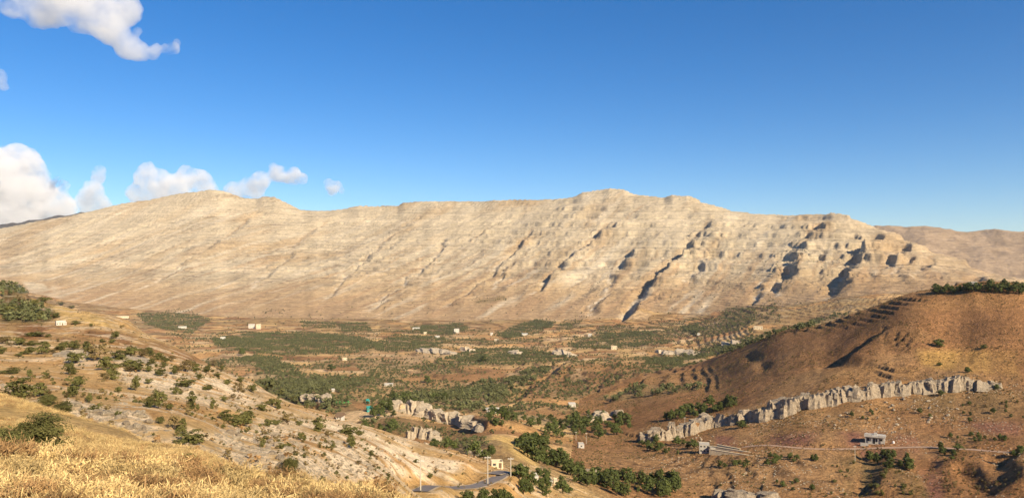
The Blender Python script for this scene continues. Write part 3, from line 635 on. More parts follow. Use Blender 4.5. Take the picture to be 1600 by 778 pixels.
def tube(pts, rad, seg=6):
    V = []; Fc = []; pts = [Vector(p) for p in pts]
    for k, p in enumerate(pts):
        d = (pts[min(k + 1, len(pts) - 1)] - pts[max(k - 1, 0)]).normalized(); a = d.orthogonal().normalized(); b = d.cross(a)
        for j in range(seg):
            t = 2 * math.pi * j / seg; V.append(p + (a * math.cos(t) + b * math.sin(t)) * rad[k])
    for k in range(len(pts) - 1):
        for j in range(seg):
            Fc.append((k * seg + j, k * seg + (j + 1) % seg, (k + 1) * seg + (j + 1) % seg, (k + 1) * seg + j))
    Fc.append(tuple(range(seg - 1, -1, -1))); Fc.append(tuple((len(pts) - 1) * seg + j for j in range(seg))); return V, Fc
def merge(parts):
    V = []; Fc = []
    for v, f in parts:
        o = len(V); V += [tuple(p) for p in v]; Fc += [tuple(i + o for i in q) for q in f]
    return V, Fc
def trunk_mesh(name, seed, h=.5, r=.05):
    rng = np.random.default_rng(seed); parts = [tube([(0, 0, -.08), (.01, .01, h * .5), (rng.normal(0, .03), rng.normal(0, .03), h)], [r * 1.3, r, r * .6])]
    for k in range(4):
        a = k * 1.6 + rng.uniform(0, .6); z = h * rng.uniform(.35, .9)
        parts.append(tube([(0, 0, z), (.12 * math.cos(a), .12 * math.sin(a), z + .12), (.26 * math.cos(a), .26 * math.sin(a), z + .30)], [r * .6, r * .42, r * .2], 5))
    return mesh(name, *merge(parts), MAT['bark'], True)
PROTO = dict(
    shrub=[(crown_mesh('crown', MAT['olive'], 100 + k, 760, 26, .06, .9, -.04), trunk_mesh('trunk', 100 + k, .35, .03)) for k in range(5)],
    tree=[(crown_mesh('crown', MAT['green'], 200 + k, 760, 28, .06, .9, .04), trunk_mesh('trunk', 200 + k, .5, .035)) for k in range(5)],
    dusty=[(crown_mesh('crown', MAT['dryleaf'], 300 + k, 420, 18, .06, .9, -.04), trunk_mesh('trunk', 300 + k, .3, .03)) for k in range(3)])
def plant(kind, name, cat, x, y, w, h, label, group, k=None):
    k = random.randrange(len(PROTO[kind])) if k is None else k; cm, tmh = PROTO[kind][k]
    o = empty(name, (x, y, float(gz(x, y)) - .03 * h), random.uniform(0, 6.28), (w, w, h)); tag(o, label, cat, group)
    link('crown', cm, o); link('trunk', tmh, o); return o
def px_plant(kind, name, cat, u, v, wp, hp, label, group, rmin=4):
    x, y, z, r = hit(u, v, rmin); s = r / F
    return plant(kind, name, cat, x, y, wp * s * 1.15, hp * s * 1.05, label, group)
# --- shrubs of the left hillside, by their foot in the photograph: (u, v, width, height)
SH = [(68, 552, 22, 17), (118, 566, 26, 18), (108, 584, 18, 16), (120, 602, 26, 19), (115, 619, 20, 18), (150, 562, 30, 22), (164, 577, 28, 20), (176, 592, 22, 18), (184, 562, 20, 16), (140, 552, 20, 14),
      (205, 556, 22, 14), (221, 557, 20, 12), (213, 580, 20, 18), (199, 572, 18, 14), (235, 571, 14, 10), (250, 586, 16, 12), (272, 584, 14, 16), (290, 579, 22, 18), (306, 580, 16, 12), (322, 581, 18, 12), (347, 578, 10, 10),
      (230, 551, 16, 10), (246, 561, 14, 10), (266, 563, 16, 10), (47, 589, 12, 14), (72, 590, 10, 10), (20, 583, 24, 10), (44, 552, 16, 9), (30, 619, 32, 24), (8, 617, 18, 14), (63, 618, 25, 20), (212, 609, 15, 19),
      (290, 604, 26, 14), (275, 615, 14, 12), (326, 608, 14, 10), (373, 612, 16, 18), (394, 612, 13, 14), (311, 592, 14, 10), (136, 549, 18, 14), (96, 546, 14, 9), (55, 524, 30, 6), (8, 536, 20, 12), (30, 538, 22, 12),
      (50, 539, 18, 9), (101, 544, 16, 10), (116, 546, 16, 13), (75, 526, 9, 5), (90, 533, 6, 5), (248, 637, 20, 30), (300, 639, 14, 27), (332, 638, 8, 16), (352, 656, 18, 15), (382, 664, 34, 26), (272, 669, 18, 22),
      (286, 677, 14, 22), (250, 661, 13, 12), (300, 692, 34, 18), (140, 628, 9, 13), (155, 639, 10, 10), (450, 662, 26, 19), (435, 638, 15, 17), (410, 641, 16, 15), (480, 637, 7, 8), (420, 665, 15, 12), (497, 672, 24, 23),
      (513, 682, 16, 14), (545, 678, 26, 17), (549, 699, 20, 22), (470, 686, 12, 14), (475, 714, 10, 8), (410, 697, 10, 12), (632, 712, 8, 8), (607, 744, 7, 9), (672, 746, 11, 9), (442, 618, 16, 14), (355, 600, 14, 10),
      (425, 632, 12, 10), (365, 622, 12, 8), (340, 588, 12, 8), (376, 596, 14, 9), (460, 628, 12, 12), (185, 612, 12, 8), (232, 598, 12, 9), (160, 612, 10, 8), (265, 640, 10, 12), (390, 650, 12, 10), (520, 700, 10, 8), (580, 712, 12, 9),
      (650, 722, 10, 7), (560, 725, 10, 7), (440, 700, 12, 8), (350, 626, 10, 9), (232, 580, 12, 10), (256, 575, 14, 12), (300, 570, 12, 8), (335, 570, 14, 9), (3, 552, 14, 10), (30, 556, 8, 6), (62, 498, 14, 12), (15, 492, 16, 14), (52, 476, 14, 10),
      (32, 472, 14, 14), (70, 470, 16, 7), (86, 496, 14, 9), (95, 476, 10, 5), (112, 481, 8, 4), (180, 528, 14, 12), (190, 512, 8, 6), (142, 509, 6, 4), (118, 505, 14, 6), (235, 555, 10, 8), (175, 535, 10, 6), (160, 534, 8, 5)]
rs_ = random.Random(21)
for i, (u, v, w, h) in enumerate(SH):
    dusty = i % 6 == 5
    if v < 545: lab, grp = 'small dark green shrub on the upper brown hillside above the rocky slope', 'shrubs high on the left hillside'
    elif v < 625: lab, grp = ('olive green shrub among the rocks of the tan hillside' if not dusty else 'dusty brown half dry shrub among the rocks of the tan hillside'), 'shrubs among the hillside rocks'
    else: lab, grp = ('rounded olive shrub on the bare pale limestone slope above the road' if not dusty else 'dry brownish shrub on the bare pale limestone slope above the road'), 'shrubs on the pale limestone slope'
    px_plant('dusty' if dusty else 'shrub', 'shrub', 'shrub', u, v + 1, w * rs_.uniform(.8, 1.15), h * rs_.uniform(.8, 1.15), lab, grp)
    for q in range(rs_.choice((0, 0, 1, 2)) if v > 530 else 0):      # lower growth pressed against the larger shrubs
        f = rs_.uniform(.35, .75); px_plant(rs_.choice(('dusty', 'shrub')), 'shrub', 'shrub', u + rs_.choice((-1, 1)) * w * rs_.uniform(.35, .75), v + 1 + rs_.uniform(-1.5, 1.5), w * f, h * f * .8, 'small shrub growing against a larger shrub on the hillside', 'small shrubs beside larger ones')
# --- the large near bush and the bushes at the crest of the near grass
BIG = [crown_mesh('crown', MAT['olive'], 401 + k, 8000, 60, .02, .9, -.05) for k in range(2)]; BIGT = trunk_mesh('trunk', 410, .35, .02)
def big_bush(u, v, wp, hp, label, k=0, name='bush'):
    x, y, z, r = hit(u, v); s = r / F
    o = empty(name, (x, y, float(gz(x, y)) - .1), k * 2.1, (wp * s * 1.1, wp * s * 1.1, hp * s * 1.05)); tag(o, label, 'bush')
    link('crown', BIG[k % 2], o); link('trunk', BIGT, o)
big_bush(62, 702, 76, 50, 'broad leafy green bush in the golden grass, taller of the touching pair', 0)
big_bush(10, 706, 62, 36, 'lower leafy green bush leaning against the broad bush in the golden grass', 1)
big_bush(75, 634, 26, 16, 'bright green low bush on the golden grass crest, upper end of its strip', 1)
big_bush(98, 644, 30, 15, 'bright green low bush on the golden grass crest, lower end of its strip', 0)
big_bush(295, 728, 26, 22, 'small round dark green bush alone in the golden grass', 0)
big_bush(455, 742, 26, 28, 'grey green bush behind the dry thorn hedge at the foot of the rock slab', 1)
# --- trees in the valley and on the right hill
TREES = []
def belt(pts, n, hmin, hmax, label, group, kind='tree', rmin=240, zone=None, seed=1):
    rng = random.Random(seed); p = np.array(pts); lo = p.min(0); hi = p.max(0); got = 0; tries = 0
    while got < n and tries < n * 40:
        tries += 1; u = rng.uniform(lo[0], hi[0]); v = rng.uniform(lo[1], hi[1])
        if not inpoly(pts, np.array([u]), np.array([v]))[0]: continue
        x, y, z, r = hit(u, v, rmin)
        if any((x - a) ** 2 + (y - b) ** 2 < (c * .55) ** 2 for a, b, c in TREES): continue
        h = rng.uniform(hmin * .75, hmax * 1.1); w = h * rng.uniform(.75, 1.4); TREES.append((x, y, w)); got += 1
        plant(kind, 'tree' if h > 3 else 'shrub', 'tree' if h > 3 else 'shrub', x, y, w, h, label, group)
belt([(808, 690), (850, 686), (862, 712), (885, 735), (862, 738), (820, 712)], 17, 6, 10, 'tall dark green tree in the ravine beside the golden field', 'trees in the ravine by the golden field')
belt([(870, 725), (905, 735), (960, 748), (1060, 752), (1080, 765), (1040, 778), (960, 775), (900, 756)], 52, 4.2, 7.5, 'dark green tree along the stream bed below the terraced fields', 'trees along the stream bed')
belt([(885, 655), (925, 645), (985, 650), (985, 672), (940, 686), (890, 680)], 36, 6, 10, 'green tree in the grove beside the yellowish rock outcrop', 'trees of the grove by the yellowish outcrop', rmin=450)
belt([(800, 652), (830, 648), (880, 665), (880, 690), (845, 680), (805, 665)], 14, 6, 9, 'dark tree in the hollow between the white house and the stream grove', 'trees in the hollow by the white house', rmin=450)
belt([(1035, 655), (1090, 635), (1150, 628), (1140, 640), (1100, 648), (1050, 660)], 30, 6, 9, 'dark green tree in the row behind the jointed grey rock ledge', 'trees behind the rock ledge', rmin=500)
belt([(1455, 455), (1500, 452), (1600, 450), (1600, 460), (1520, 456), (1460, 461)], 34, 6, 9, 'green tree in the row along the top of the brown hill', 'trees along the hilltop', rmin=500)
belt([(580, 640), (615, 630), (615, 655), (585, 655)], 7, 7, 11, 'tall dark tree at the end of the pale cliff in the valley', 'tall trees at the pale cliff', rmin=450)
belt([(600, 625), (640, 620), (690, 622), (700, 632), (640, 634)], 16, 6, 10, 'dark green tree growing behind the pale cliff in the valley', 'trees behind the pale cliff', rmin=450)
belt([(570, 672), (610, 660), (625, 672), (600, 682)], 9, 5, 8, 'green tree at the edge of the pale slope beside the planted rows', 'trees beside the planted rows', rmin=300)
belt([(640, 690), (700, 695), (720, 704), (680, 702)], 9, 4, 6, 'low green tree below the two pale rock teeth', 'trees below the rock teeth', rmin=300)
belt([(755, 650), (790, 650), (800, 668), (765, 670)], 8, 6, 9, 'bushy green tree standing below the white flat-roofed house', 'trees below the white house', rmin=400)
belt([(740, 714), (775, 705), (775, 716), (750, 722)], 5, 3.5, 5, 'dark bushy tree above the bend of the road', 'trees above the road bend', rmin=150)
belt([(715, 784), (745, 778), (800, 778), (800, 790), (715, 790)], 10, 2.4, 3.4, 'green bushy tree below the asphalt road', 'trees below the road', rmin=120)
belt([(805, 748), (830, 735), (870, 748), (900, 778), (820, 778)], 26, 2.2, 4.0, 'grey green tree on the steep bank below the golden field', 'trees on the bank below the golden field', rmin=120)
belt([(1000, 690), (1030, 690), (1090, 690), (1090, 715), (1040, 710), (1000, 700)], 16, 3.5, 6, 'green tree between the rock ledge and the concrete block house', 'trees by the concrete block house', rmin=380)
belt([(1350, 712), (1395, 708), (1430, 728), (1420, 740), (1370, 728)], 16, 3.5, 6, 'dark tree on the bank below the unfinished house', 'trees below the unfinished house', rmin=330)
belt([(1465, 700), (1500, 705), (1515, 725), (1480, 725)], 7, 2.6, 4, 'dark bush beside the reddish spoil slope', 'bushes beside the spoil slope', rmin=330)
belt([(1570, 705), (1600, 705), (1600, 715), (1575, 715)], 5, 3.5, 5, 'dark tree at the head of the deep gully below the dirt track', 'trees at the gully head', rmin=330)
belt([(1470, 680), (1540, 678), (1590, 690), (1500, 694)], 16, 2.0, 3.4, 'low green bush above the dirt track', 'bushes above the dirt track', rmin=380)
belt([(1200, 715), (1260, 712), (1290, 722), (1210, 725)], 14, 2.2, 3.6, 'low green bush at the upper edge of the striped field', 'bushes at the striped field', rmin=380)
belt([(1120, 728), (1190, 722), (1215, 718), (1210, 726), (1130, 734)], 12, 2.4, 3.6, 'bright green bush below the cream retaining walls', 'bushes below the cream walls', rmin=380)
belt([(1430, 640), (1600, 610), (1600, 660), (1450, 660)], 16, 1.8, 3.4, 'low dark bush on the rocky brown slope below the long grey ledge', 'bushes below the long ledge', rmin=430)
belt([(1330, 650), (1370, 640), (1370, 655), (1340, 660)], 5, 2.5, 3.6, 'green bush among boulders below the long grey ledge', 'bushes among the boulders', rmin=430)
belt([(1190, 735), (1300, 770), (1300, 778), (1220, 778)], 8, 2.0, 3.2, 'olive bush at the foot of the striped field', 'bushes at the foot of the striped field', rmin=330)
belt([(1350, 730), (1400, 720), (1440, 745), (1450, 775), (1350, 776)], 26, 1.2, 2.6, 'low dark bush on the scrubby mound below the unfinished house', 'bushes on the scrubby mound', 'shrub', 330, seed=5)
belt([(1475, 735), (1540, 740), (1556, 776), (1475, 776)], 22, 1.0, 2.4, 'low brownish bush between the two deep gullies below the dirt track', 'bushes between the gullies', 'dusty', 330, seed=6)
belt([(1295, 722), (1335, 722), (1330, 776), (1296, 776)], 14, 1.0, 2.2, 'low olive bush beside the striped field, below the dirt track', 'bushes beside the striped field', 'shrub', 330, seed=7)
for u, v, w, h, lb in ((1468, 542, 16, 11, 'lone dark bush on the bare brown hillside above the ochre bank'), (1512, 582, 10, 8, 'round dark bush on top of the long grey ledge'), (1558, 608, 9, 7, 'dark bush at the thin end of the long grey ledge'), (1468, 571, 8, 4, 'low dark bush on the ochre bank'), (1537, 545, 9, 6, 'faint grey bush on the bare brown hill'), (1160, 668, 18, 12, 'yellow green bush at the foot of the grey rock towers'), (1470, 618, 11, 8, 'small bush among pale boulders under the ledge'),
                       (755, 567, 13, 12, 'round dark tree standing alone at the edge of the brown field'), (668, 598, 12, 12, 'round dark tree standing alone in the brown field'), (518, 580, 14, 11, 'round dark tree standing alone between valley orchards'), (378, 555, 12, 12, 'round dark tree alone above the left valley orchard')):
    px_plant('tree', 'bush' if 'bush' in lb else 'tree', 'bush' if 'bush' in lb else 'tree', u, v, w, h, lb, None, 230)
# ------------------------------------------------------------------ planted groves, scrub, grass: what nobody could count
hidden = bpy.data.collections.new('plant_sources')
def source(me, name):
    o = bpy.data.objects.new(name, me); hidden.objects.link(o); return o
def scatter(name, P3, S, sources, label, cat=None, rotx=.0):
    """one object: plants on points through geometry nodes"""
    sub = bpy.data.collections.new(name + '_sources')
    for k, me in enumerate(sources): sub.objects.link(bpy.data.objects.new(name + '_source', me))
    me = bpy.data.meshes.new(name); n = len(P3); me.vertices.add(n); me.vertices.foreach_set('co', np.asarray(P3, np.float32).ravel())
    a = me.attributes.new('sc', 'FLOAT_VECTOR', 'POINT'); a.data.foreach_set('vector', np.asarray(S, np.float32).ravel())
    r = me.attributes.new('ro', 'FLOAT_VECTOR', 'POINT'); ro = np.zeros((n, 3), np.float32); ro[:, 2] = RNG.uniform(0, 6.28, n); ro[:, :2] = RNG.normal(0, rotx, (n, 2)); r.data.foreach_set('vector', ro.ravel())
    me.update(); o = bpy.data.objects.new(name, me); COL.objects.link(o); tag(o, label, cat, kind='stuff')
    ng = bpy.data.node_groups.new(name, 'GeometryNodeTree'); ng.interface.new_socket('Geometry', in_out='INPUT', socket_type='NodeSocketGeometry'); ng.interface.new_socket('Geometry', in_out='OUTPUT', socket_type='NodeSocketGeometry')
    gi = ng.nodes.new('NodeGroupInput'); go = ng.nodes.new('NodeGroupOutput'); ip = ng.nodes.new('GeometryNodeInstanceOnPoints'); ci = ng.nodes.new('GeometryNodeCollectionInfo')
    ci.inputs['Collection'].default_value = sub; ci.inputs['Separate Children'].default_value = True; ci.inputs['Reset Children'].default_value = True; ip.inputs['Pick Instance'].default_value = True
    rv = ng.nodes.new('FunctionNodeRandomValue'); rv.data_type = 'INT'; rv.inputs[4].default_value = 0; rv.inputs[5].default_value = max(len(sources) - 1, 0)
    sa = ng.nodes.new('GeometryNodeInputNamedAttribute'); sa.data_type = 'FLOAT_VECTOR'; sa.inputs[0].default_value = 'sc'
    ra = ng.nodes.new('GeometryNodeInputNamedAttribute'); ra.data_type = 'FLOAT_VECTOR'; ra.inputs[0].default_value = 'ro'
    lk = ng.links.new; lk(gi.outputs[0], ip.inputs['Points']); lk(ci.outputs[0], ip.inputs['Instance']); lk(sa.outputs[0], ip.inputs['Scale']); lk(ra.outputs[0], ip.inputs['Rotation'])
    lk(rv.outputs[2], ip.inputs['Instance Index']); lk(ip.outputs[0], go.inputs[0])
    md = o.modifiers.new('plants', 'NODES'); md.node_group = ng; return o
FARTREE = [crown_mesh('far_crown', MAT['orchard'], 500 + k, 95, 12, .13, .9, .03) for k in range(5)]
pts3 = []; sc3 = []
for pts, zn, rowd, treed, size, fill in ORCH:
    g2 = np.array([hit(u, v, 230)[:3] for u, v in pts]); rng = np.random.default_rng(len(pts3) + 3)
    lo = g2[:, :2].min(0) - 20; hi = g2[:, :2].max(0) + 20; ang = rng.uniform(-.25, .25); c = (lo + hi) / 2; ext = max(hi - lo) * .75
    a_ = np.arange(-ext, ext, treed); b_ = np.arange(-ext, ext, rowd); aa, bb = np.meshgrid(a_, b_)
    aa = aa + rng.normal(0, .12 * treed, aa.shape); bb = bb + rng.normal(0, .10 * rowd, bb.shape) + 8 * np.sin(aa / 60)
    x = (c[0] + aa * math.cos(ang) - bb * math.sin(ang)).ravel(); y = (c[1] + aa * math.sin(ang) + bb * math.cos(ang)).ravel()
    ok = (x > lo[0]) & (x < hi[0]) & (y > lo[1]) & (y < hi[1]); x, y = x[ok], y[ok]
    z = gz(x, y); u, v = dir_pix(np.arctan2(x, y), z / np.hypot(x, y))
    wv = fbm(x / 45, y / 45, 3, 90)
    zz = (z + .02 * x + 3 * fbm(x / 160, y / 160, 3, 58)) / (4.4 if zn == 'v' else 5.0); strip = np.where((zz - np.floor(zz) > .12) & (zz - np.floor(zz) < .70), .16, 1.0) if zn != 'l' else 1.0
    ok = inpoly(pts, u + 6 * wv, v + 2.0 * fbm(x / 45, y / 45, 3, 93)) & (rng.random(len(x)) < .8 * strip * fill * np.clip(.8 + 1.5 * wv, .1, 1.1)); x, y, z = x[ok], y[ok], z[ok]
    h = size * rng.uniform(.75, 1.55, len(x)); pts3.append(np.c_[x, y, z - .05 * h]); sc3.append(np.c_[h * 1.05, h * 1.05, h])
# single trees sprinkled between the groves
def sprinkle(n, rlo, rhi, ulo, uhi, zone_fn, smin, smax, seed, clump=.0, thr=0):
    rng = np.random.default_rng(seed); th0, th1 = pix_dir([ulo, uhi], [500, 500])[0]
    th = rng.uniform(th0, th1, n); r = np.exp(rng.uniform(math.log(rlo), math.log(rhi), n)) if rhi / rlo > 6 else np.sqrt(rng.uniform(rlo ** 2, rhi ** 2, n))
    x = r * np.sin(th); y = r * np.cos(th)
    ok = zone_fn(x, y, th, r)
    if clump: ok &= fbm(x / clump, y / clump, 3, seed % 50) > thr
    x, y, r = x[ok], y[ok], r[ok]; h = rng.uniform(smin, smax, len(x)) * rng.uniform(.7, 1.1, len(x)); return np.c_[x, y, gz(x, y) - .06 * h], np.c_[h * 1.15, h * 1.15, h]
def zone_of(x, y, th, r):
    l = np.interp(th, TH, lcr[:, 0]); h = np.interp(th, TH, hcr[:, 0]); fb = np.interp(th, TH, rb)
    return np.where(r < l, 0, np.where(r < h, 1, np.where(r < fb * 1.02, 2, 3)))
def planted(x, y, t, r):
    ok = (zone_of(x, y, t, r) == 2); cid, ed, v = plots(x, y); rnd = np.random.default_rng(77).random(len(x))
    u_ = np.sin(x * .9 + y * .25 + cid) ; rows_ = np.where(np.sin((y + .3 * x * np.sin(cid)) * 2 * math.pi / 7.5) > -.2, 1, .12)
    p = np.where(v > .60, .85 * rows_, np.where(v > .36, .14, .02)); zz = (gz(x, y) + .02 * x + 3 * fbm(x / 160, y / 160, 3, 58)) / 4.4; zz = zz - np.floor(zz); p = p * np.where((zz > .12) & (zz < .72), .12, .9); p = np.maximum(p, .75 * np.exp(-(ed / .035) ** 2) * (_tab[cid, 80] > .35)); return ok & (rnd < p)
a, b = sprinkle(95000, 480, 2700, 260, 1180, planted, 1.8, 5.2, 11); pts3.append(a); sc3.append(b)
a, b = sprinkle(500, 2600, 3600, 100, 1300, lambda x, y, t, r: zone_of(x, y, t, r) >= 2, 3, 7, 12); pts3.append(a); sc3.append(b)
scatter('valley_trees', np.concatenate(pts3), np.concatenate(sc3), FARTREE, 'green orchards and groves planted over the whole valley floor', 'orchard')
TUFT = [crown_mesh('tuft', m_, 520 + k, 40, 7, .17, .8, .0) for k, m_ in enumerate((MAT['dryleaf'], MAT['olive'], MAT['dryleaf'], MAT['twig']))]
pp = []; ss = []
a, b = sprinkle(3600, 75, 620, -60, 900, lambda x, y, t, r: zone_of(x, y, t, r) == 0, .35, 1.0, 13, 14, -.1); pp.append(a); ss.append(b)
a, b = sprinkle(26000, 330, 1000, 850, 1700, lambda x, y, t, r: zone_of(x, y, t, r) == 1, .5, 1.4, 14, 26, -.12); pp.append(a); ss.append(b)
a, b = sprinkle(6000, 500, 3000, 300, 1400, lambda x, y, t, r: zone_of(x, y, t, r) == 2, .8, 2.0, 15, 60, .0); pp.append(a); ss.append(b)
a, b = sprinkle(3500, 2700, 4600, 0, 1700, lambda x, y, t, r: zone_of(x, y, t, r) == 3, 1.2, 3.2, 16, 160, .1); pp.append(a); ss.append(b)
scatter('low_scrub', np.concatenate(pp), np.concatenate(ss), TUFT, 'low dry scrub dotted over the slopes', 'scrub')
def grass_mesh(name, mat, seed, n=26, h=.5, spread=.16, wid=.008):
    rng = np.random.default_rng(seed); V = []; Fc = []
    for k in range(n):
        a = rng.uniform(0, 6.28); d = rng.uniform(0, spread); x, y = d * math.cos(a), d * math.sin(a); l = h * rng.uniform(.5, 1.15); b = rng.normal(0, .35, 2) * l
        s = np.array([math.cos(a * 3), math.sin(a * 3), 0]) * wid * rng.uniform(.7, 1.6); p0 = np.array([x, y, -.04]); p1 = np.array([x + b[0] * .4, y + b[1] * .4, l * .6]); p2 = np.array([x + b[0], y + b[1], l * .95])
        o = len(V); V += [p0 - s, p0 + s, p1 + s * .8, p1 - s * .8, p2 + s * 1.1, p2 - s * 1.1]; Fc += [(o, o + 1, o + 2, o + 3), (o + 3, o + 2, o + 4, o + 5)]
    return mesh(name, V, Fc, mat)
GRASS = [grass_mesh('grass_tuft', MAT['straw'], 600 + k, 30, .42, .2, .004) for k in range(4)] + [grass_mesh('grass_tuft', MAT['twig'], 610 + k, 22, .4, .2, .004) for k in range(2)]
pp = []; ss = []
for n, r0, r1, s0, s1 in ((9000, 7, 20, .25, .6), (16000, 20, 42, .25, .55), (16000, 42, 78, .3, .6)):
    a, b = sprinkle(n, r0, r1, -80, 900, lambda x, y, t, r: zone_of(x, y, t, r) == 0, s0, s1, 17 + n % 7, 3.5, -.16); pp.append(a); ss.append(b * np.array([1.5, 1.5, 1]))
scatter('dry_grass', np.concatenate(pp), np.concatenate(ss), GRASS, 'golden dry grass covering the near slope', 'grass', .12)
# --- dry thorn bushes of the foreground
def thorn_mesh(name, seed, mat, n=720):
    rng = np.random.default_rng(seed); V = []; Fc = []
    def blade(p0, p1, w):
        d = p1 - p0; s = np.cross(d, rng.normal(0, 1, 3)); s = s / (np.linalg.norm(s) + 1e-9) * w; o = len(V); V.extend([p0 - s, p0 + s, p1 + s * .4, p1 - s * .4]); Fc.append((o, o + 1, o + 2, o + 3))
    for k in range(n // 6):
        a = rng.uniform(0, 6.28); t = rng.uniform(.1, 1.0); dirv = np.array([math.cos(a) * t, math.sin(a) * t, rng.uniform(.55, 1.1)]); l = rng.uniform(.55, 1.0); p0 = np.array([math.cos(a) * .05, math.sin(a) * .05, -.05]); p1 = p0 + dirv * l * .55; blade(p0, p1, .012)
        for q in range(9):
            f = rng.uniform(.45, 1); b0 = p0 + (p1 - p0) * f; b1 = b0 + (dirv * .5 + rng.normal(0, .55, 3)) * rng.uniform(.10, .24); blade(b0, b1, .011)
            blade(b1, b1 + rng.normal(0, .06, 3) + np.array([0, 0, .03]), .014)
    return mesh(name, V, Fc, mat)
THORN = [(thorn_mesh('branches', 700 + k, MAT['straw'] if k % 3 else MAT['twig']), ) for k in range(6)]
rr = random.Random(5); TL = []
for k in range(150):
    if k < 105: u = rr.uniform(60, 600); v = rr.uniform(np.interp(u, [60, 330, 450, 600], [752, 752, 764, 787]), 810)
    else: u = rr.uniform(-10, 330); v = rr.uniform(np.interp(u, [0, 330], [722, 735]), 790)
    x, y, z, r = hit(u, v, 6.5); s = rr.uniform(.30, .66) * float(np.clip(r / 15, .6, 1.15)); kk = rr.randrange(6)
    o = empty('thorn_bush', (x, y, float(gz(x, y))), rr.uniform(0, 6), (s * 1.1, s * 1.1, s)); tag(o, 'straw coloured dry thorn bush in the foreground grass' if kk % 3 else 'brown leafless thorn bush in the foreground grass', 'bush', 'dry thorn bushes of the foreground')
    link('branches', THORN[kk][0], o)
# ------------------------------------------------------------------ rock ledges and boulders
def rock_mesh(name, seed, mat, flute=.16, top=.16, seg=14, rings=8):
    """weathered upright rock, unit footprint, height 0..1: leaning faces, grooves, broken crown"""
    rng = np.random.default_rng(seed); V = []; Fc = []; lean = np.array([rng.normal(.08, .09), rng.uniform(.25, .55)]); sup = rng.uniform(3, 6)
    gr = 1 + rng.normal(0, flute, seg); gr[rng.integers(0, seg, 3)] *= .72; tops = 1 - top * 1.0 * rng.random(seg) ** 1.5; cut = rng.normal(0, 1, 2); cut /= np.linalg.norm(cut)
    for k in range(rings):
        t = k / (rings - 1); tap = 1.10 - .26 * t ** 1.5 + rng.normal(0, .03)
        for j in range(seg):
            a = 2 * math.pi * j / seg; c, s_ = math.cos(a), math.sin(a); q = (abs(c) ** sup + abs(s_) ** sup) ** (-1 / sup) * .5
            rr_ = q * (1 + (gr[j] - 1) * (.5 + .5 * t)) * tap * (1 + rng.normal(0, .06)); zt = t * (tops[j] + .18 * (c * cut[0] + s_ * cut[1]) * t) + rng.normal(0, .02) * (k > 0)
            V.append((c * rr_ + lean[0] * t, s_ * rr_ + lean[1] * t, zt))
    for k in range(rings - 1):
        for j in range(seg): Fc.append((k * seg + j, k * seg + (j + 1) % seg, (k + 1) * seg + (j + 1) % seg, (k + 1) * seg + j))
    V.append((lean[0], lean[1], .92 + rng.uniform(-.08, .08))); c_ = len(V) - 1; b_ = (rings - 1) * seg
    for j in range(seg): Fc.append((b_ + j, b_ + (j + 1) % seg, c_))
    return mesh(name, V, Fc, mat)
BLOCK = [rock_mesh('rock_block', 800 + k, MAT['rock']) for k in range(10)]; PBLOCK = [rock_mesh('rock_block', 820 + k, MAT['palerock'], .14, .22) for k in range(8)]
def boulder_mesh(name, seed, mat):
    rng = np.random.default_rng(seed); import bmesh
    bm = bmesh.new(); bmesh.ops.create_icosphere(bm, subdivisions=2, radius=.5)
    pl = [(rng.normal(0, 1, 3), rng.uniform(.26, .44)) for _ in range(9)]
    for v in bm.verts:
        for n_, d_ in pl:
            n_ = n_ / np.linalg.norm(n_); k = np.dot(np.array(v.co), n_) - d_
            if k > 0: v.co -= Vector(n_ * k)
        v.co *= 1 + rng.normal(0, .02)
    me = bpy.data.meshes.new(name); bm.to_mesh(me); bm.free(); me.materials.append(mat); return me
BOULD = [boulder_mesh('boulder', 840 + k, MAT['rock'] if k % 2 else MAT['palerock']) for k in range(6)]
rr = random.Random(9)
def outcrop(name, label, blocks, meshes, rmin=60, group=None, deep=1.0):
    """blocks: (u, v foot, width, height) in the photograph"""
    g3 = [hit(u, v, rmin) for u, v, w, h in blocks]; c = g3[len(g3) // 2]
    root = empty(name, (c[0], c[1], float(gz(c[0], c[1])))); tag(root, label, 'rock', group)
    for k, ((u, v, w, h), (x, y, z, r)) in enumerate(zip(blocks, g3)):
        s = r / F; W_ = w * s * rr.uniform(1.4, 2.3); H_ = h * s * rr.uniform(.85, 1.05); D_ = W_ * rr.uniform(.9, 1.4) * deep
        ofs = rr.uniform(.1, .5); y2 = y + D_ * ofs * math.cos(math.atan2(x, y)); x2 = x + D_ * ofs * math.sin(math.atan2(x, y))
        link('rock_block', meshes[rr.randrange(len(meshes))], root, (x2 - c[0], y2 - c[1], float(gz(x, y)) - .18 * H_ - root.location.z), (rr.uniform(-.06, .06), rr.uniform(-.1, .14), -math.atan2(x, y) + rr.uniform(.1, .6)), (W_, D_, H_))
    return root
lu = [a for a, b, c in LEDGE]; bl = []; u = 1008.0
while u < 1185:
    step = rr.uniform(6, 10); vt, vb = np.interp(u, lu, [b for a, b, c in LEDGE]), np.interp(u, lu, [c for a, b, c in LEDGE]); bl.append((u, vb + rr.uniform(-2, 3), step * rr.uniform(.95, 1.2), (vb - vt) * rr.uniform(.5, .92))); u += step * rr.choice((1, 1, 1, 1.35))
outcrop('rock_ledge', 'broken row of grey limestone towers with dark gaps above the concrete block house', bl, BLOCK, 400)
bl = []; u = 1186.0
while u < 1562:
    step = rr.uniform(5.5, 9.5); vt, vb = np.interp(u, lu, [b for a, b, c in LEDGE]), np.interp(u, lu, [c for a, b, c in LEDGE]); bl.append((u, vb + rr.uniform(-1.5, 2), step * rr.uniform(1.0, 1.3), (vb - vt) * rr.uniform(.6, .86))); u += step
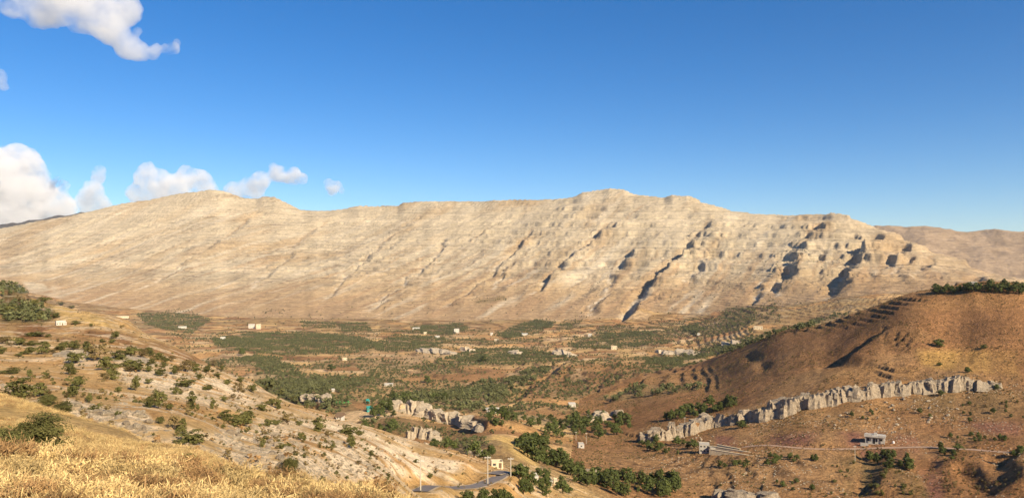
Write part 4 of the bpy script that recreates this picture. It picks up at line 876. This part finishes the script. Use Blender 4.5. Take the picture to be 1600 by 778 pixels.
outcrop('rock_ledge', 'long grey limestone ledge with close vertical joints crossing the brown hillside', bl, BLOCK, 400)
outcrop('rock_cliff', 'pale cream cliff of upright limestone slabs beyond the planted rows', [(612, 640, 10, 10), (621, 641, 11, 13), (631, 643, 12, 11), (641, 645, 12, 14), (651, 646, 12, 20), (661, 648, 12, 17), (671, 651, 11, 13), (681, 655, 13, 19), (692, 658, 13, 20), (702, 660, 12, 19), (712, 662, 12, 16), (722, 663, 12, 15), (733, 666, 12, 14), (744, 668, 12, 10), (755, 672, 12, 8)], PBLOCK, 350)
outcrop('rock_outcrop', 'pair of pale rock teeth rising among the planted rows', [(641, 686, 8, 14), (649, 683, 8, 17), (658, 685, 8, 18), (668, 686, 8, 17), (677, 688, 8, 14), (685, 690, 7, 8), (667, 699, 4, 9)], PBLOCK, 300)
outcrop('rock_outcrop', 'pale jagged outcrop at the edge of the valley orchard, by the green netting', [(476, 625, 8, 9), (485, 625, 9, 10), (495, 626, 9, 11), (504, 628, 9, 13), (512, 630, 8, 14)], PBLOCK, 260)
outcrop('rock_outcrop', 'yellowish rock outcrop at the edge of the green grove', [(927, 659, 10, 7), (936, 657, 11, 11), (945, 656, 10, 12)], PBLOCK, 400)
outcrop('rock_outcrop', 'grey rock lump behind the green grove', [(960, 649, 9, 8), (969, 650, 9, 9)], BLOCK, 400)
outcrop('rock_outcrop', 'pale flat rocks on the hillside beside the column of olive shrubs', [(107, 559, 13, 7), (119, 556, 14, 8), (131, 556, 12, 6)], PBLOCK, 90)
outcrop('rock_outcrop', 'pale wall-like rock slab on the hillside among olive shrubs', [(186, 563, 15, 6), (200, 565, 15, 7), (214, 567, 14, 6)], PBLOCK, 90)
outcrop('rock_outcrop', 'pale rounded rock between two valley orchards', [(802, 553, 9, 7), (811, 555, 8, 6)], PBLOCK, 900)
outcrop('rock_outcrop', 'narrow pale rock beside a dark valley tree', [(729, 549, 7, 8), (737, 550, 8, 6)], PBLOCK, 900)
outcrop('rock_outcrop', 'broad pale rock above the bare brown field', [(875, 556, 10, 10), (884, 556, 10, 9), (894, 557, 9, 5)], PBLOCK, 900)
outcrop('rock_outcrop', 'line of pale rocks beyond the dark orchard strip', [(1033, 552, 8, 6), (1043, 553, 9, 7), (1055, 553, 7, 5), (1066, 554, 9, 8), (1078, 555, 9, 7), (1087, 556, 8, 6)], PBLOCK, 900)
outcrop('rock_outcrop', 'two pale rocks among the trees behind the brown hill', [(1140, 541, 9, 6), (1153, 538, 9, 6)], PBLOCK, 900)
outcrop('rock_outcrop', 'low pale broken rock band across the valley terraces', [(660, 550, 10, 4), (672, 551, 12, 6), (684, 551, 10, 5), (696, 552, 10, 6), (706, 553, 8, 4)], PBLOCK, 900)
outcrop('rock_outcrop', 'pale boulders stacked beside the road bend', [(737, 706, 8, 10), (745, 709, 8, 8), (752, 713, 8, 7)], PBLOCK, 180)
outcrop('rock_outcrop', 'pale rocks at the lower edge of the terraced fields', [(1128, 782, 14, 13), (1142, 780, 12, 16), (1160, 784, 16, 14), (1178, 782, 12, 10), (1200, 784, 16, 12)], BLOCK, 300)
outcrop('rock_outcrop', 'pale broken rocks on the bank below the small sheds', [(920, 742, 6, 8), (928, 744, 7, 8), (936, 747, 6, 6)], BLOCK, 200)
def boulders(pts, n, smin, smax, label, group, rmin, seed):
    rg = random.Random(seed); p = np.array(pts); lo = p.min(0); hi = p.max(0); got = 0
    while got < n:
        u = rg.uniform(lo[0], hi[0]); v = rg.uniform(lo[1], hi[1])
        if not inpoly(pts, np.array([u]), np.array([v]))[0]: continue
        x, y, z, r = hit(u, v, rmin); s = rg.uniform(smin, smax) * rg.uniform(.6, 1); got += 1
        o = link('boulder', BOULD[rg.randrange(6)], None, (x, y, float(gz(x, y)) + .12 * s), (rg.uniform(-.3, .3), rg.uniform(-.3, .3), rg.uniform(0, 6)), (s * 1.2, s, s * .8)); tag(o, label, 'boulder', group)
boulders([(1270, 650), (1400, 622), (1520, 612), (1500, 650), (1420, 680), (1280, 672)], 60, 1.0, 3.0, 'pale fallen boulder on the brown slope under the long grey ledge', 'boulders under the long ledge', 430, 1)
boulders([(1060, 678), (1120, 672), (1110, 690), (1060, 695)], 22, 1.0, 2.4, 'pale boulder tumbled below the grey rock towers', 'boulders below the rock towers', 430, 2)
boulders([(110, 630), (230, 645), (240, 672), (150, 672)], 46, .5, 1.3, 'pale limestone block on the rock patch behind the golden grass spur', 'blocks of the pale rock patch', 80, 3)
boulders([(340, 672), (430, 665), (600, 700), (700, 735), (600, 745), (450, 738)], 80, .5, 1.5, 'pale limestone block lying on the bare rock slope above the road', 'blocks on the bare rock slope', 70, 4)
boulders([(100, 545), (230, 560), (420, 625), (380, 640), (200, 600)], 50, .7, 1.8, 'pale boulder between olive shrubs on the tan hillside', 'boulders between the hillside shrubs', 90, 5)
STONE = [boulder_mesh('stone', 860 + k, MAT['palerock']) for k in range(4)]
pp = []; ss = []
def rocky(x, y, t, r): return (zone_of(x, y, t, r) == 0) & (bil(TH, LR, A[..., 2], t, np.log(r)) > .19)
a, b = sprinkle(24000, 80, 520, -60, 900, rocky, .2, .6, 31); pp.append(a); ss.append(b * np.array([1.2, 1, .6]))
a, b = sprinkle(5000, 400, 640, 1000, 1650, lambda x, y, t, r: zone_of(x, y, t, r) == 1, .4, 1.1, 32, 25, .05); pp.append(a); ss.append(b)
scatter('loose_stones', np.concatenate(pp), np.concatenate(ss), STONE, 'loose pale stones strewn over the slopes', 'stones', .3)
# ------------------------------------------------------------------ roads
def ribbon(name, c, half, mat, dz):
    V = []; Fc = []
    for k in range(len(c)):
        d = c[min(k + 1, len(c) - 1)] - c[max(k - 1, 0)]; n_ = np.array([-d[1], d[0], 0]); n_ /= np.linalg.norm(n_)
        for s in (-1, -.5, 0, .5, 1): V.append(c[k] + n_ * half * s + np.array([0, 0, dz + .03 * (1 - abs(s))]))
    for k in range(len(c) - 1):
        for j in range(4): Fc.append((k * 5 + j, k * 5 + j + 1, k * 5 + j + 6, k * 5 + j + 5))
    return struct(link(name, mesh(name, V, Fc, mat, True)))
MAT['asphalt'] = simple('worn_asphalt', (.14, .12, .11), (.22, .19, .17), .8, .85, .2, .2)
MAT['shoulder'] = simple('road_shoulder', (.40, .29, .17), (.55, .43, .28), 1.2, .95, .05, .3)
MAT['track'] = simple('track_dirt', (.34, .215, .14), (.50, .34, .23), .5, .95, .05, .3)
ribbon('road_shoulder', road_c, 2.4, MAT['shoulder'], .0); ribbon('road', road_c, 1.8, MAT['asphalt'], .06)
ribbon('dirt_track', track_c, 2.1, MAT['track'], .02)
# ------------------------------------------------------------------ buildings
MAT['white'] = simple('white_render', (.44, .40, .33), (.60, .56, .47), .6, .85, .2)
MAT['concrete'] = simple('raw_concrete', (.36, .33, .28), (.50, .46, .40), .8, .9, .1, .2)
MAT['block'] = simple('concrete_block', (.34, .31, .26), (.46, .42, .35), 1.5, .92, .1, .2)
MAT['cream'] = simple('cream_stone', (.52, .42, .27), (.70, .58, .39), .8, .9, .1, .3)
MAT['dark'] = simple('painted_interior_shade', (.02, .018, .016), (.04, .036, .03), 1, .7, .3)
MAT['pane'] = simple('window_glass', (.03, .035, .04), (.07, .075, .08), 1, .15, .5)
MAT['frame'] = simple('window_frame', (.30, .26, .2), (.42, .38, .3), 2, .6, .3)
MAT['wood'] = simple('door_wood', (.13, .085, .05), (.2, .13, .08), 3, .7, .2)
MAT['roofw'] = simple('roof_sheet', (.70, .68, .64), (.82, .80, .76), .8, .5, .3)
MAT['redroof'] = simple('red_roof', (.30, .10, .06), (.40, .16, .09), 2, .85, .1)
MAT['greennet'] = simple('green_netting', (.04, .30, .06), (.08, .45, .12), 1.2, .8, .2)
MAT['teal'] = simple('teal_paint', (.02, .22, .20), (.04, .32, .28), 1.2, .6, .3)
MAT['metal'] = simple('galvanised_metal', (.55, .53, .48), (.68, .65, .58), 2, .55, .4)
MAT['pole'] = simple('weathered_pole', (.40, .35, .27), (.55, .49, .38), 1, .8, .2)
def box(x0, x1, y0, y1, z0, z1):
    V = [(x0, y0, z0), (x1, y0, z0), (x1, y1, z0), (x0, y1, z0), (x0, y0, z1), (x1, y0, z1), (x1, y1, z1), (x0, y1, z1)]
    return V, [(0, 3, 2, 1), (4, 5, 6, 7), (0, 1, 5, 4), (1, 2, 6, 5), (2, 3, 7, 6), (3, 0, 4, 7)]
def part(name, boxes, mat, parent): return link(name, mesh(name, *merge(boxes), mat), parent)
def wall_with_holes(x0, x1, y0, y1, z0, z1, holes):
    """front wall (towards -y) between y0 and y1 with rectangular openings (xa, xb, za, zb): built of boxes around them"""
    out = []; xs = sorted({x0, x1, *[h[0] for h in holes], *[h[1] for h in holes]}); zs = sorted({z0, z1, *[h[2] for h in holes], *[h[3] for h in holes]})
    for i in range(len(xs) - 1):
        for j in range(len(zs) - 1):
            cx, cz = (xs[i] + xs[i + 1]) / 2, (zs[j] + zs[j + 1]) / 2
            if not any(h[0] < cx < h[1] and h[2] < cz < h[3] for h in holes): out.append(box(xs[i], xs[i + 1], y0, y1, zs[j], zs[j + 1]))
    return out
def house(label, u, v, wp, hp, wall='white', rmin=230, turn=0.0, depth=.75, win=2, door=True, roof='flat', roofmat=None, name='house', storeys=1, base=1.2, cat='house', overhang=.35):
    x, y, z, r = hit(u, v, rmin); s = r / F; w, h = wp * s, hp * s; d = max(w * depth, 3); t = .25
    root = empty(name, (x, y + d / 2, float(gz(x, y))), -math.atan2(x, y) + turn); tag(root, label, cat)
    holes = []; sh = h / storeys
    for f in range(storeys):
        z0 = f * sh
        slots = win + (1 if door and f == 0 else 0)
        for k in range(slots):
            cx = -w / 2 + w * (k + .5) / slots; hw = min(.6, w / slots * .28)
            if door and f == 0 and k == slots // 2: holes.append((cx - hw * .9, cx + hw * .9, z0, z0 + min(2.1, sh * .78), 'door'))
            else: holes.append((cx - hw, cx + hw, z0 + sh * .36, z0 + sh * .76, 'window'))
    W_ = wall_with_holes(-w / 2, w / 2, -d / 2, -d / 2 + t, 0, h, holes) + [box(-w / 2, -w / 2 + t, -d / 2 + t, d / 2, -base, h), box(w / 2 - t, w / 2, -d / 2 + t, d / 2, -base, h), box(-w / 2 + t, w / 2 - t, d / 2 - t, d / 2, -base, h), box(-w / 2, w / 2, -d / 2, -d / 2 + t, -base, 0), box(-w / 2 + t, w / 2 - t, -d / 2 + t, d / 2 - t, -base, .05)]
    part('wall', W_, MAT[wall], root)
    for xa, xb, za, zb, kind in holes:
        if kind == 'door': part('door', [box(xa, xb, -d / 2 + .10, -d / 2 + .16, za, zb)], MAT['wood'], root)
        else:
            wd = part('window', [box(xa, xb, -d / 2 + .12, -d / 2 + .15, za, zb)], MAT['pane'], root)
            fr = .07; part('window_frame', [box(xa, xb, -d / 2 + .05, -d / 2 + .115, za, za + fr), box(xa, xb, -d / 2 + .05, -d / 2 + .115, zb - fr, zb), box(xa, xa + fr, -d / 2 + .05, -d / 2 + .115, za + fr, zb - fr), box(xb - fr, xb, -d / 2 + .05, -d / 2 + .115, za + fr, zb - fr)], MAT['frame'], wd)
    rm = MAT[roofmat or wall]; o = overhang
    if roof == 'flat': part('roof', [box(-w / 2 - o, w / 2 + o, -d / 2 - o, d / 2 + o, h, h + .28)], rm, root); part('parapet', [box(-w / 2, w / 2, d / 2 - .2, d / 2, h + .28, h + .7), box(-w / 2, -w / 2 + .2, -d / 2, d / 2 - .2, h + .28, h + .7)], MAT[wall], root)
    elif roof == 'shed': part('roof', [([(-w / 2 - o, -d / 2 - o, h), (w / 2 + o, -d / 2 - o, h), (w / 2 + o, d / 2 + o, h + .9), (-w / 2 - o, d / 2 + o, h + .9), (-w / 2 - o, -d / 2 - o, h + .15), (w / 2 + o, -d / 2 - o, h + .15), (w / 2 + o, d / 2 + o, h + 1.05), (-w / 2 - o, d / 2 + o, h + 1.05)], box(0, 1, 0, 1, 0, 1)[1])], rm, root)
    elif roof == 'gable': part('roof', [([(-w / 2 - o, -d / 2 - o, h), (w / 2 + o, -d / 2 - o, h), (w / 2 + o, d / 2 + o, h), (-w / 2 - o, d / 2 + o, h), (-w / 2 - o, 0, h + d * .28), (w / 2 + o, 0, h + d * .28)], [(0, 1, 5, 4), (2, 3, 4, 5), (0, 4, 3), (1, 2, 5), (0, 3, 2, 1)])], rm, root)
    return root
# unfinished concrete house by the dirt track
def unfinished():
    x, y, z, r = hit(1372, 694, 330); s = r / F; w, h, d, t = 25 * s, 12.5 * s, 7.0, .25
    root = empty('house', (x, y + 3.5, float(gz(x, y))), -math.atan2(x, y) - .04); tag(root, 'unfinished grey concrete house with open recessed porch above the dirt track', 'house')
    holes = [(-w * .42, -w * .30, h * .28, h * .62), (-w * .10, w * .0, 0, h * .62), (w * .04, w * .10, h * .2, h * .6), (w * .22, w * .38, h * .34, h * .58)]
    part('wall', wall_with_holes(-w / 2, w / 2, -d / 2 + 1.2, -d / 2 + 1.45, 0, h * .78, holes) + [box(-w / 2, -w / 2 + t, -d / 2 + 1.45, d / 2, -1.5, h * .78), box(w / 2 - t, w / 2, -d / 2 + 1.45, d / 2, -1.5, h * .78), box(-w / 2 + t, w / 2 - t, d / 2 - t, d / 2, -1.5, h * .78), box(-w / 2, w / 2, -d / 2 + .02, d / 2 - t, -2.4, -.02)], MAT['concrete'], root)
    for hx in holes: part('window' if hx[2] > 0 else 'doorway', [box(hx[0], hx[1], -d / 2 + 1.42, -d / 2 + 1.44, hx[2], hx[3])], MAT['dark'], root)  # near-black sheets across the openings stand in for the shade of unlit rooms
    for k in (-.485, -.16, .16, .485): part('column', [box(k * w - .17, k * w + .17, -d / 2, -d / 2 + .34, 0, h * .78)], MAT['concrete'], root)
    rf = part('roof', [box(-w / 2 - .5, w / 2 + .4, -d / 2 - .5, d / 2 + .3, h * .78, h * .92)], MAT['concrete'], root)
    part('parapet', [box(-w / 2 - .5, -w * .12, -d / 2 - .5, -d / 2 - .3, h * .92, h * 1.12), box(w * .14, w / 2 + .4, -d / 2 - .5, -d / 2 - .3, h * .92, h * 1.02)], MAT['concrete'], rf)
    part('stair_box', [box(-w * .06, w * .10, -d * .1, d * .2, h * .92, h * 1.15)], MAT['concrete'], rf)
    st = [box(w * (-.15 + .02 * k), w * (-.13 + .02 * k), -d / 2 - 1.1, -d / 2 - .05, -2.2, -1.9 + .12 * k) for k in range(15)]
    part('outside_stair', st, MAT['concrete'], root)
    w2 = empty('retaining_wall', (x - w * .72, y + .2, float(gz(x - w * .72, y + .2))), -math.atan2(x, y)); tag(w2, 'low concrete retaining wall beside the unfinished house', 'wall')
    part('wall_face', [box(-w * .24, w * .18, 0, .5, -1.5, h * .30)], MAT['concrete'], w2); part('coping', [box(-w * .25, w * .19, -.06, .56, h * .30, h * .30 + .15)], MAT['concrete'], w2)
    xt, yt, zt, rt = hit(1396, 692, 330); tk = empty('water_tank', (xt, yt, float(gz(xt, yt)))); tag(tk, 'small white water tank beside the unfinished house', 'tank')
    part('tank_body', [tube([(0, 0, 0), (0, 0, .9), (0, 0, 1.15)], [.6, .6, .35], 12)], MAT['roofw'], tk); part('lid', [tube([(0, 0, 1.14), (0, 0, 1.25)], [.22, .2], 10)], MAT['roofw'], tk)
unfinished()
house('grey concrete block house with small square windows beside cream retaining walls', 1102, 708, 15, 13, 'block', 380, .05, .8, 3, False, 'flat', storeys=2, overhang=.05)
house('low block annex between the block house and the cream retaining walls', 1115, 707, 8, 7, 'block', 380, .05, .6, 2, False, 'flat', overhang=.05)
for k, (u0, u1, v, hp, lb) in enumerate(((1120, 1156, 702, 4.0, 'upper cream stone retaining wall beside the block house'), (1112, 1183, 707, 4.2, 'middle cream stone retaining wall beside the block house'), (1108, 1184, 712, 4.2, 'lowest cream stone retaining wall below the block house'))):
    xa, ya, za, ra = hit(u0, v, 380); xb, yb, zb, rb_ = hit(u1, v, 380); L_ = math.hypot(xb - xa, yb - ya); hh = hp * ra / F
    o = empty('retaining_wall', (xa, ya, (za + zb) / 2), math.atan2(yb - ya, xb - xa)); tag(o, lb, 'wall')
    n = int(L_ / 2.6); [part('stone_panel', [box(L_ * q / n + .03, L_ * (q + 1) / n - .03, -.0 + .05 * rr.random(), .7, -1.5, hh + .12 * rr.random())], MAT['cream'], o) for q in range(n)]
    part('coping', [box(-.1, L_ + .1, -.12, .8, hh + .12, hh + .3)], MAT['cream'], o)
house('white flat-roofed house with wide eaves standing on a pale rock base', 770, 646, 19, 6.5, 'white', 400, .05, .6, 4, True, 'flat', base=5.0, overhang=.9)
house('small white hut with sloping sheet roof on the brown field', 894, 636, 10, 5, 'white', 500, .2, .8, 1, True, 'shed')
house('white two-storey house with a dark window row at the edge of the far orchards', 392, 513, 9, 6, 'white', 1500, 0, .7, 4, True, 'flat', storeys=2, overhang=.2)
house('pale house with rooftop room adjoining the white two-storey house', 403, 514, 7, 7, 'cream', 1500, 0, .8, 3, True, 'flat', storeys=2, overhang=.2)
house('bright white box house above the bare triangular field', 713, 520, 8, 6, 'white', 1500, .1, .8, 2, True, 'flat', storeys=2, overhang=.1)
house('long low white shed in the upper valley orchard', 650, 515, 11, 3, 'white', 1500, 0, .4, 4, True, 'shed')
house('pale bluish roofed shed by the round valley tree', 820, 524, 9, 2.6, 'white', 1500, .1, .5, 3, True, 'shed', 'metal')
house('white house among the trees on top of the brown hill', 1523, 447, 10, 5, 'white', 500, .1, .7, 2, True, 'flat')
house('low white farm building on the brown field of the left hill', 92, 508, 12, 3.6, 'white', 230, .1, .4, 3, True, 'flat', overhang=.1)
house('pale farmhouse below the terraced mountain orchard', 1186, 515, 13, 4.5, 'cream', 1200, 0, .6, 3, True, 'flat')
house('small white block house beside the left valley grove', 347, 531, 7, 4, 'white', 1200, 0, .8, 2, True, 'flat')
house('long low pale shed near the dark left grove', 284, 513, 11, 2.6, 'white', 1500, 0, .4, 4, True, 'shed')
house('low pale farm shed in the upper left valley', 190, 497, 16, 2.6, 'cream', 2000, 0, .3, 4, True, 'shed')
house('long white shed on the terraces below the brown field', 607, 603, 13, 3, 'white', 700, 0, .4, 4, True, 'shed')
house('small cream house beside the pale terrace steps', 960, 546, 9, 5, 'cream', 1000, .1, .8, 2, True, 'flat')
house('tiny white house behind the far orchard strip', 922, 526, 6, 4, 'white', 1200, .1, .8, 1, True, 'flat')
house('small white house with brown pitched roof at the edge of the pale slope', 530, 656, 8, 5.5, 'white', 200, -.3, .8, 1, True, 'gable', 'wood')
house('roofless stone ruin with dark doorway above the road bend', 776, 731, 18, 10, 'cream', 200, .1, .7, 1, True, 'none', name='ruin', cat='ruin')
house('small white shed with flat roof on the bank below the golden field', 837, 751, 6, 5.5, 'white', 200, .2, .9, 1, False, 'flat', name='shed', cat='shed', overhang=.1)
house('low white shed with open dark front beside the small white shed', 857, 757, 11, 4.5, 'white', 200, .1, .7, 2, True, 'flat', name='shed', cat='shed', overhang=.2)
house('yellowish shed at the end of the low white shed', 868, 757, 6, 4.5, 'cream', 200, .1, .9, 1, False, 'flat', name='shed', cat='shed', overhang=.05)
house('grey concrete water tank house alone on the terraced field', 908, 700, 9, 6, 'concrete', 380, .2, .9, 1, False, 'flat', name='tank_house', cat='tank', overhang=.05)
house('teal painted cabin at the foot of the tall dark trees', 577, 643, 9, 6, 'teal', 350, .2, .7, 2, True, 'shed', name='cabin', cat='cabin')
house('small turquoise tank hut above the teal cabin', 574, 630, 5, 5, 'teal', 350, .2, .9, 1, False, 'flat', name='hut', cat='hut', overhang=.05)
house('tiny beige house at the upper edge of the bare triangular field', 664, 522, 5, 3, 'cream', 1200, .1, .8, 2, True, 'flat', overhang=.1)
house('small white farm shed between two upper valley orchards', 683, 528, 7, 3, 'white', 1200, .2, .6, 2, True, 'shed')
house('tiny pale house among the trees above the narrow pale rock', 768, 524, 4, 4, 'white', 1200, .1, .9, 1, True, 'flat', overhang=.1)
house('small beige house on the terraces beside the round valley tree', 776, 533, 7, 3, 'cream', 1200, -.1, .7, 2, True, 'flat', overhang=.1)
house('tiny white house beside the orchard strip below the mountain foot', 1092, 524, 4, 3, 'white', 1200, .1, .8, 1, True, 'flat', overhang=.1)
house('small beige field house among the low terraces', 538, 563, 7, 3.5, 'cream', 900, .1, .7, 2, True, 'flat', overhang=.1)
house('tiny white field hut above the valley orchard, by the jagged outcrop', 520, 612, 4, 3, 'white', 500, .1, .8, 1, True, 'shed', name='hut', cat='hut')
# green netting over a planted strip
x, y, z, r = hit(535, 632, 350); s = r / F; root = empty('shade_net', (x, y, float(gz(x, y))), -math.atan2(x, y)); tag(root, 'bright green shade netting on posts beside the valley orchard', 'netting')
V = []; Fc = []; w = 20 * s
for i in range(15):
    for j in range(5): V.append((-w / 2 + w * i / 14, j * 1.6, 2.6 - .35 * abs(math.sin(i * .68)) + (-1.6 if j == 0 else 0) + .12 * math.sin(i * 2.1 + j)))
for i in range(14):
    for j in range(4): Fc.append((i * 5 + j, i * 5 + 5 + j, i * 5 + 6 + j, i * 5 + 1 + j))
link('net', mesh('net', V, Fc, MAT['greennet'], True), root)
for k in range(5): part('post', [tube([(-w / 2 + w * k / 4, 1.6, -.4), (-w / 2 + w * k / 4, 1.6, 2.5)], [.07, .06], 6)], MAT['pole'], root)
# ------------------------------------------------------------------ poles
def pole(u, v, hp, label, mat='pole', arm=True, rmin=100):
    x, y, z, r = hit(u, v, rmin); h = hp * r / F
    o = empty('utility_pole', (x, y, float(gz(x, y)))); tag(o, label, 'pole')
    part('shaft', [tube([(0, 0, -.5), (0, 0, h * .5), (0, 0, h)], [.15, .13, .10], 10)], MAT[mat], o)
    if arm:
        a = part('crossarm', [box(-.8, .8, -.06, .06, h - .55, h - .42)], MAT['metal'], o)
        for k in (-.65, 0.25, .65): part('insulator', [tube([(k, 0, h - .42), (k, 0, h - .22)], [.05, .06], 6)], MAT['white'], a)
pole(657, 767, 50, 'tall pale utility pole standing where the slope meets the asphalt road')
pole(762, 756, 44, 'pale utility pole on the outer edge of the road bend')
pole(798, 744, 30, 'slim pale pole between the road bend and the golden field')
pole(817, 745, 20, 'thick grey pole above the small sheds', 'metal', False)
pole(1336, 720, 22, 'thin pole below the dirt track near the unfinished house', rmin=330)
pole(916, 693, 17, 'thin pole behind the grey water tank house', rmin=380)
pole(900, 688, 14, 'short thin pole at the edge of the green grove', rmin=380)
pole(1070, 668, 16, 'thin pole above the grey rock towers', rmin=430)
# ------------------------------------------------------------------ clouds
def cloud_mat(name, dens, scale, thr):
    m = bpy.data.materials.new(name); m.use_nodes = True; nt = m.node_tree; nt.nodes.clear(); lk = nt.links.new
    out = nd(nt, 'ShaderNodeOutputMaterial'); pv = nd(nt, 'ShaderNodeVolumePrincipled'); pv.inputs['Color'].default_value = (.98, .98, .99, 1); pv.inputs['Anisotropy'].default_value = 0.0
    tc = nd(nt, 'ShaderNodeTexCoord'); nz = nd(nt, 'ShaderNodeTexNoise', Scale=scale, Detail=4.0, Roughness=.6); lk(tc.outputs['Object'], nz.inputs['Vector'])
    mr = nd(nt, 'ShaderNodeMapRange'); mr.inputs[1].default_value = thr; mr.inputs[2].default_value = thr + .30; mr.inputs[3].default_value = 0; mr.inputs[4].default_value = dens; lk(nz.outputs[0], mr.inputs[0])
    lk(mr.outputs[0], pv.inputs['Density']); lk(pv.outputs[0], out.inputs['Volume']); m.cycles.volume_step_rate = .7
    return m
from mathutils import noise as mn
CM = cloud_mat('cloud_vapour', .0085, .0042, .36); CMF = cloud_mat('cloud_vapour_high', .0070, .0034, .33)
def cloud(label, puffs, r, mat, depth=1.0, seed=0):
    P3 = []
    for u, v, p in puffs:
        th, e = pix_dir(u, v); P3.append((r * math.sin(th), r * math.cos(th), r * float(e), p * r / F))
    c = Vector(np.mean([q[:3] for q in P3], 0)); mb = bpy.data.metaballs.new('cloud_shape'); mo = bpy.data.objects.new('cloud_shape', mb); COL.objects.link(mo); mb.resolution = min(q[3] for q in P3) * .5; mb.threshold = .25
    for k, (x, y, z, s) in enumerate(P3):
        el = mb.elements.new(); el.co = Vector((x, y, z)) - c + Vector((0, 60 * math.sin(k * 2.3), 0)); el.radius = s * 1.55
    dg = bpy.context.evaluated_depsgraph_get(); me = bpy.data.meshes.new_from_object(mo.evaluated_get(dg)); bpy.data.objects.remove(mo)
    me.name = 'cloud'
    am = .30 * float(np.median([q[3] for q in P3])) if r > 10000 else .28 * min(q[3] for q in P3) + 8; fs = max(am * 3.6, 70)
    for v in me.vertices:
        p = Vector(v.co); n_ = v.normal; a = mn.fractal(p / fs + Vector((seed * 7, 0, 0)), 1.0, 2.1, 4) * am; v.co = p + n_ * a
    me.materials.clear(); me.materials.append(mat); me.polygons.foreach_set('use_smooth', [True] * len(me.polygons))
    o = link('cloud', me, None, c); tag(o, label, 'cloud'); return o
cloud('large white cumulus piled up beyond the left end of the mountain', [(15, 290, 40), (-30, 300, 60), (55, 312, 36), (85, 335, 28), (25, 258, 20), (0, 340, 55), (45, 350, 40), (100, 290, 9)], 14000, CM, seed=1)
cloud('narrow ragged cloud puff rising beside the large cumulus', [(155, 268, 8), (150, 280, 9), (148, 303, 15), (132, 318, 14), (160, 320, 12), (142, 292, 8)], 14000, CM, seed=2)
cloud('ragged white cloud bank behind the left summit', [(230, 262, 10), (226, 280, 16), (250, 290, 20), (288, 278, 16), (312, 284, 15), (270, 303, 24), (215, 305, 16), (325, 298, 14)], 14000, CM, seed=3)
cloud('trailing white cloud over the saddle beside the left summit', [(365, 300, 14), (385, 293, 14), (408, 284, 14), (432, 272, 13), (455, 276, 13), (474, 281, 8), (426, 261, 6), (400, 300, 12)], 14000, CM, seed=4)
cloud('small detached round cloud above the mountain crest', [(514, 289, 8), (526, 291, 8), (521, 297, 8), (533, 298, 5)], 14000, CM, seed=5)
cloud('long torn white cloud high in the sky with a wispy tail', [(20, 0, 22), (60, 16, 22), (100, 6, 30), (150, 10, 34), (190, 14, 24), (176, 46, 22), (196, 70, 18), (210, 78, 13), (222, 82, 12), (235, 82, 9), (247, 80, 8.5), (259, 77, 8), (270, 74, 7.5), (279, 71, 6), (120, 34, 14), (215, 50, 6)], 9000, CMF, seed=6)
cloud('small faint cloud scrap below the long torn cloud', [(3, 122, 7), (0, 134, 6), (8, 114, 4)], 9000, CMF, seed=7)
# ------------------------------------------------------------------ air
hz = bpy.data.materials.new('haze'); hz.use_nodes = True; nt = hz.node_tree; nt.nodes.clear()
ho = nd(nt, 'ShaderNodeOutputMaterial'); hv = nd(nt, 'ShaderNodeVolumePrincipled'); hv.inputs['Color'].default_value = (.80, .88, 1, 1); hv.inputs['Density'].default_value = 2.0e-5; hv.inputs['Anisotropy'].default_value = .2
nt.links.new(hv.outputs[0], ho.inputs['Volume'])
ho_ = link('haze', mesh('haze', *box(-11400, 11400, -900, 11400, float(Z.min()) - 1.5, float(Z.max()) + 25), hz)); tag(ho_, 'thin bluish haze filling the valley air', 'haze', kind='stuff')
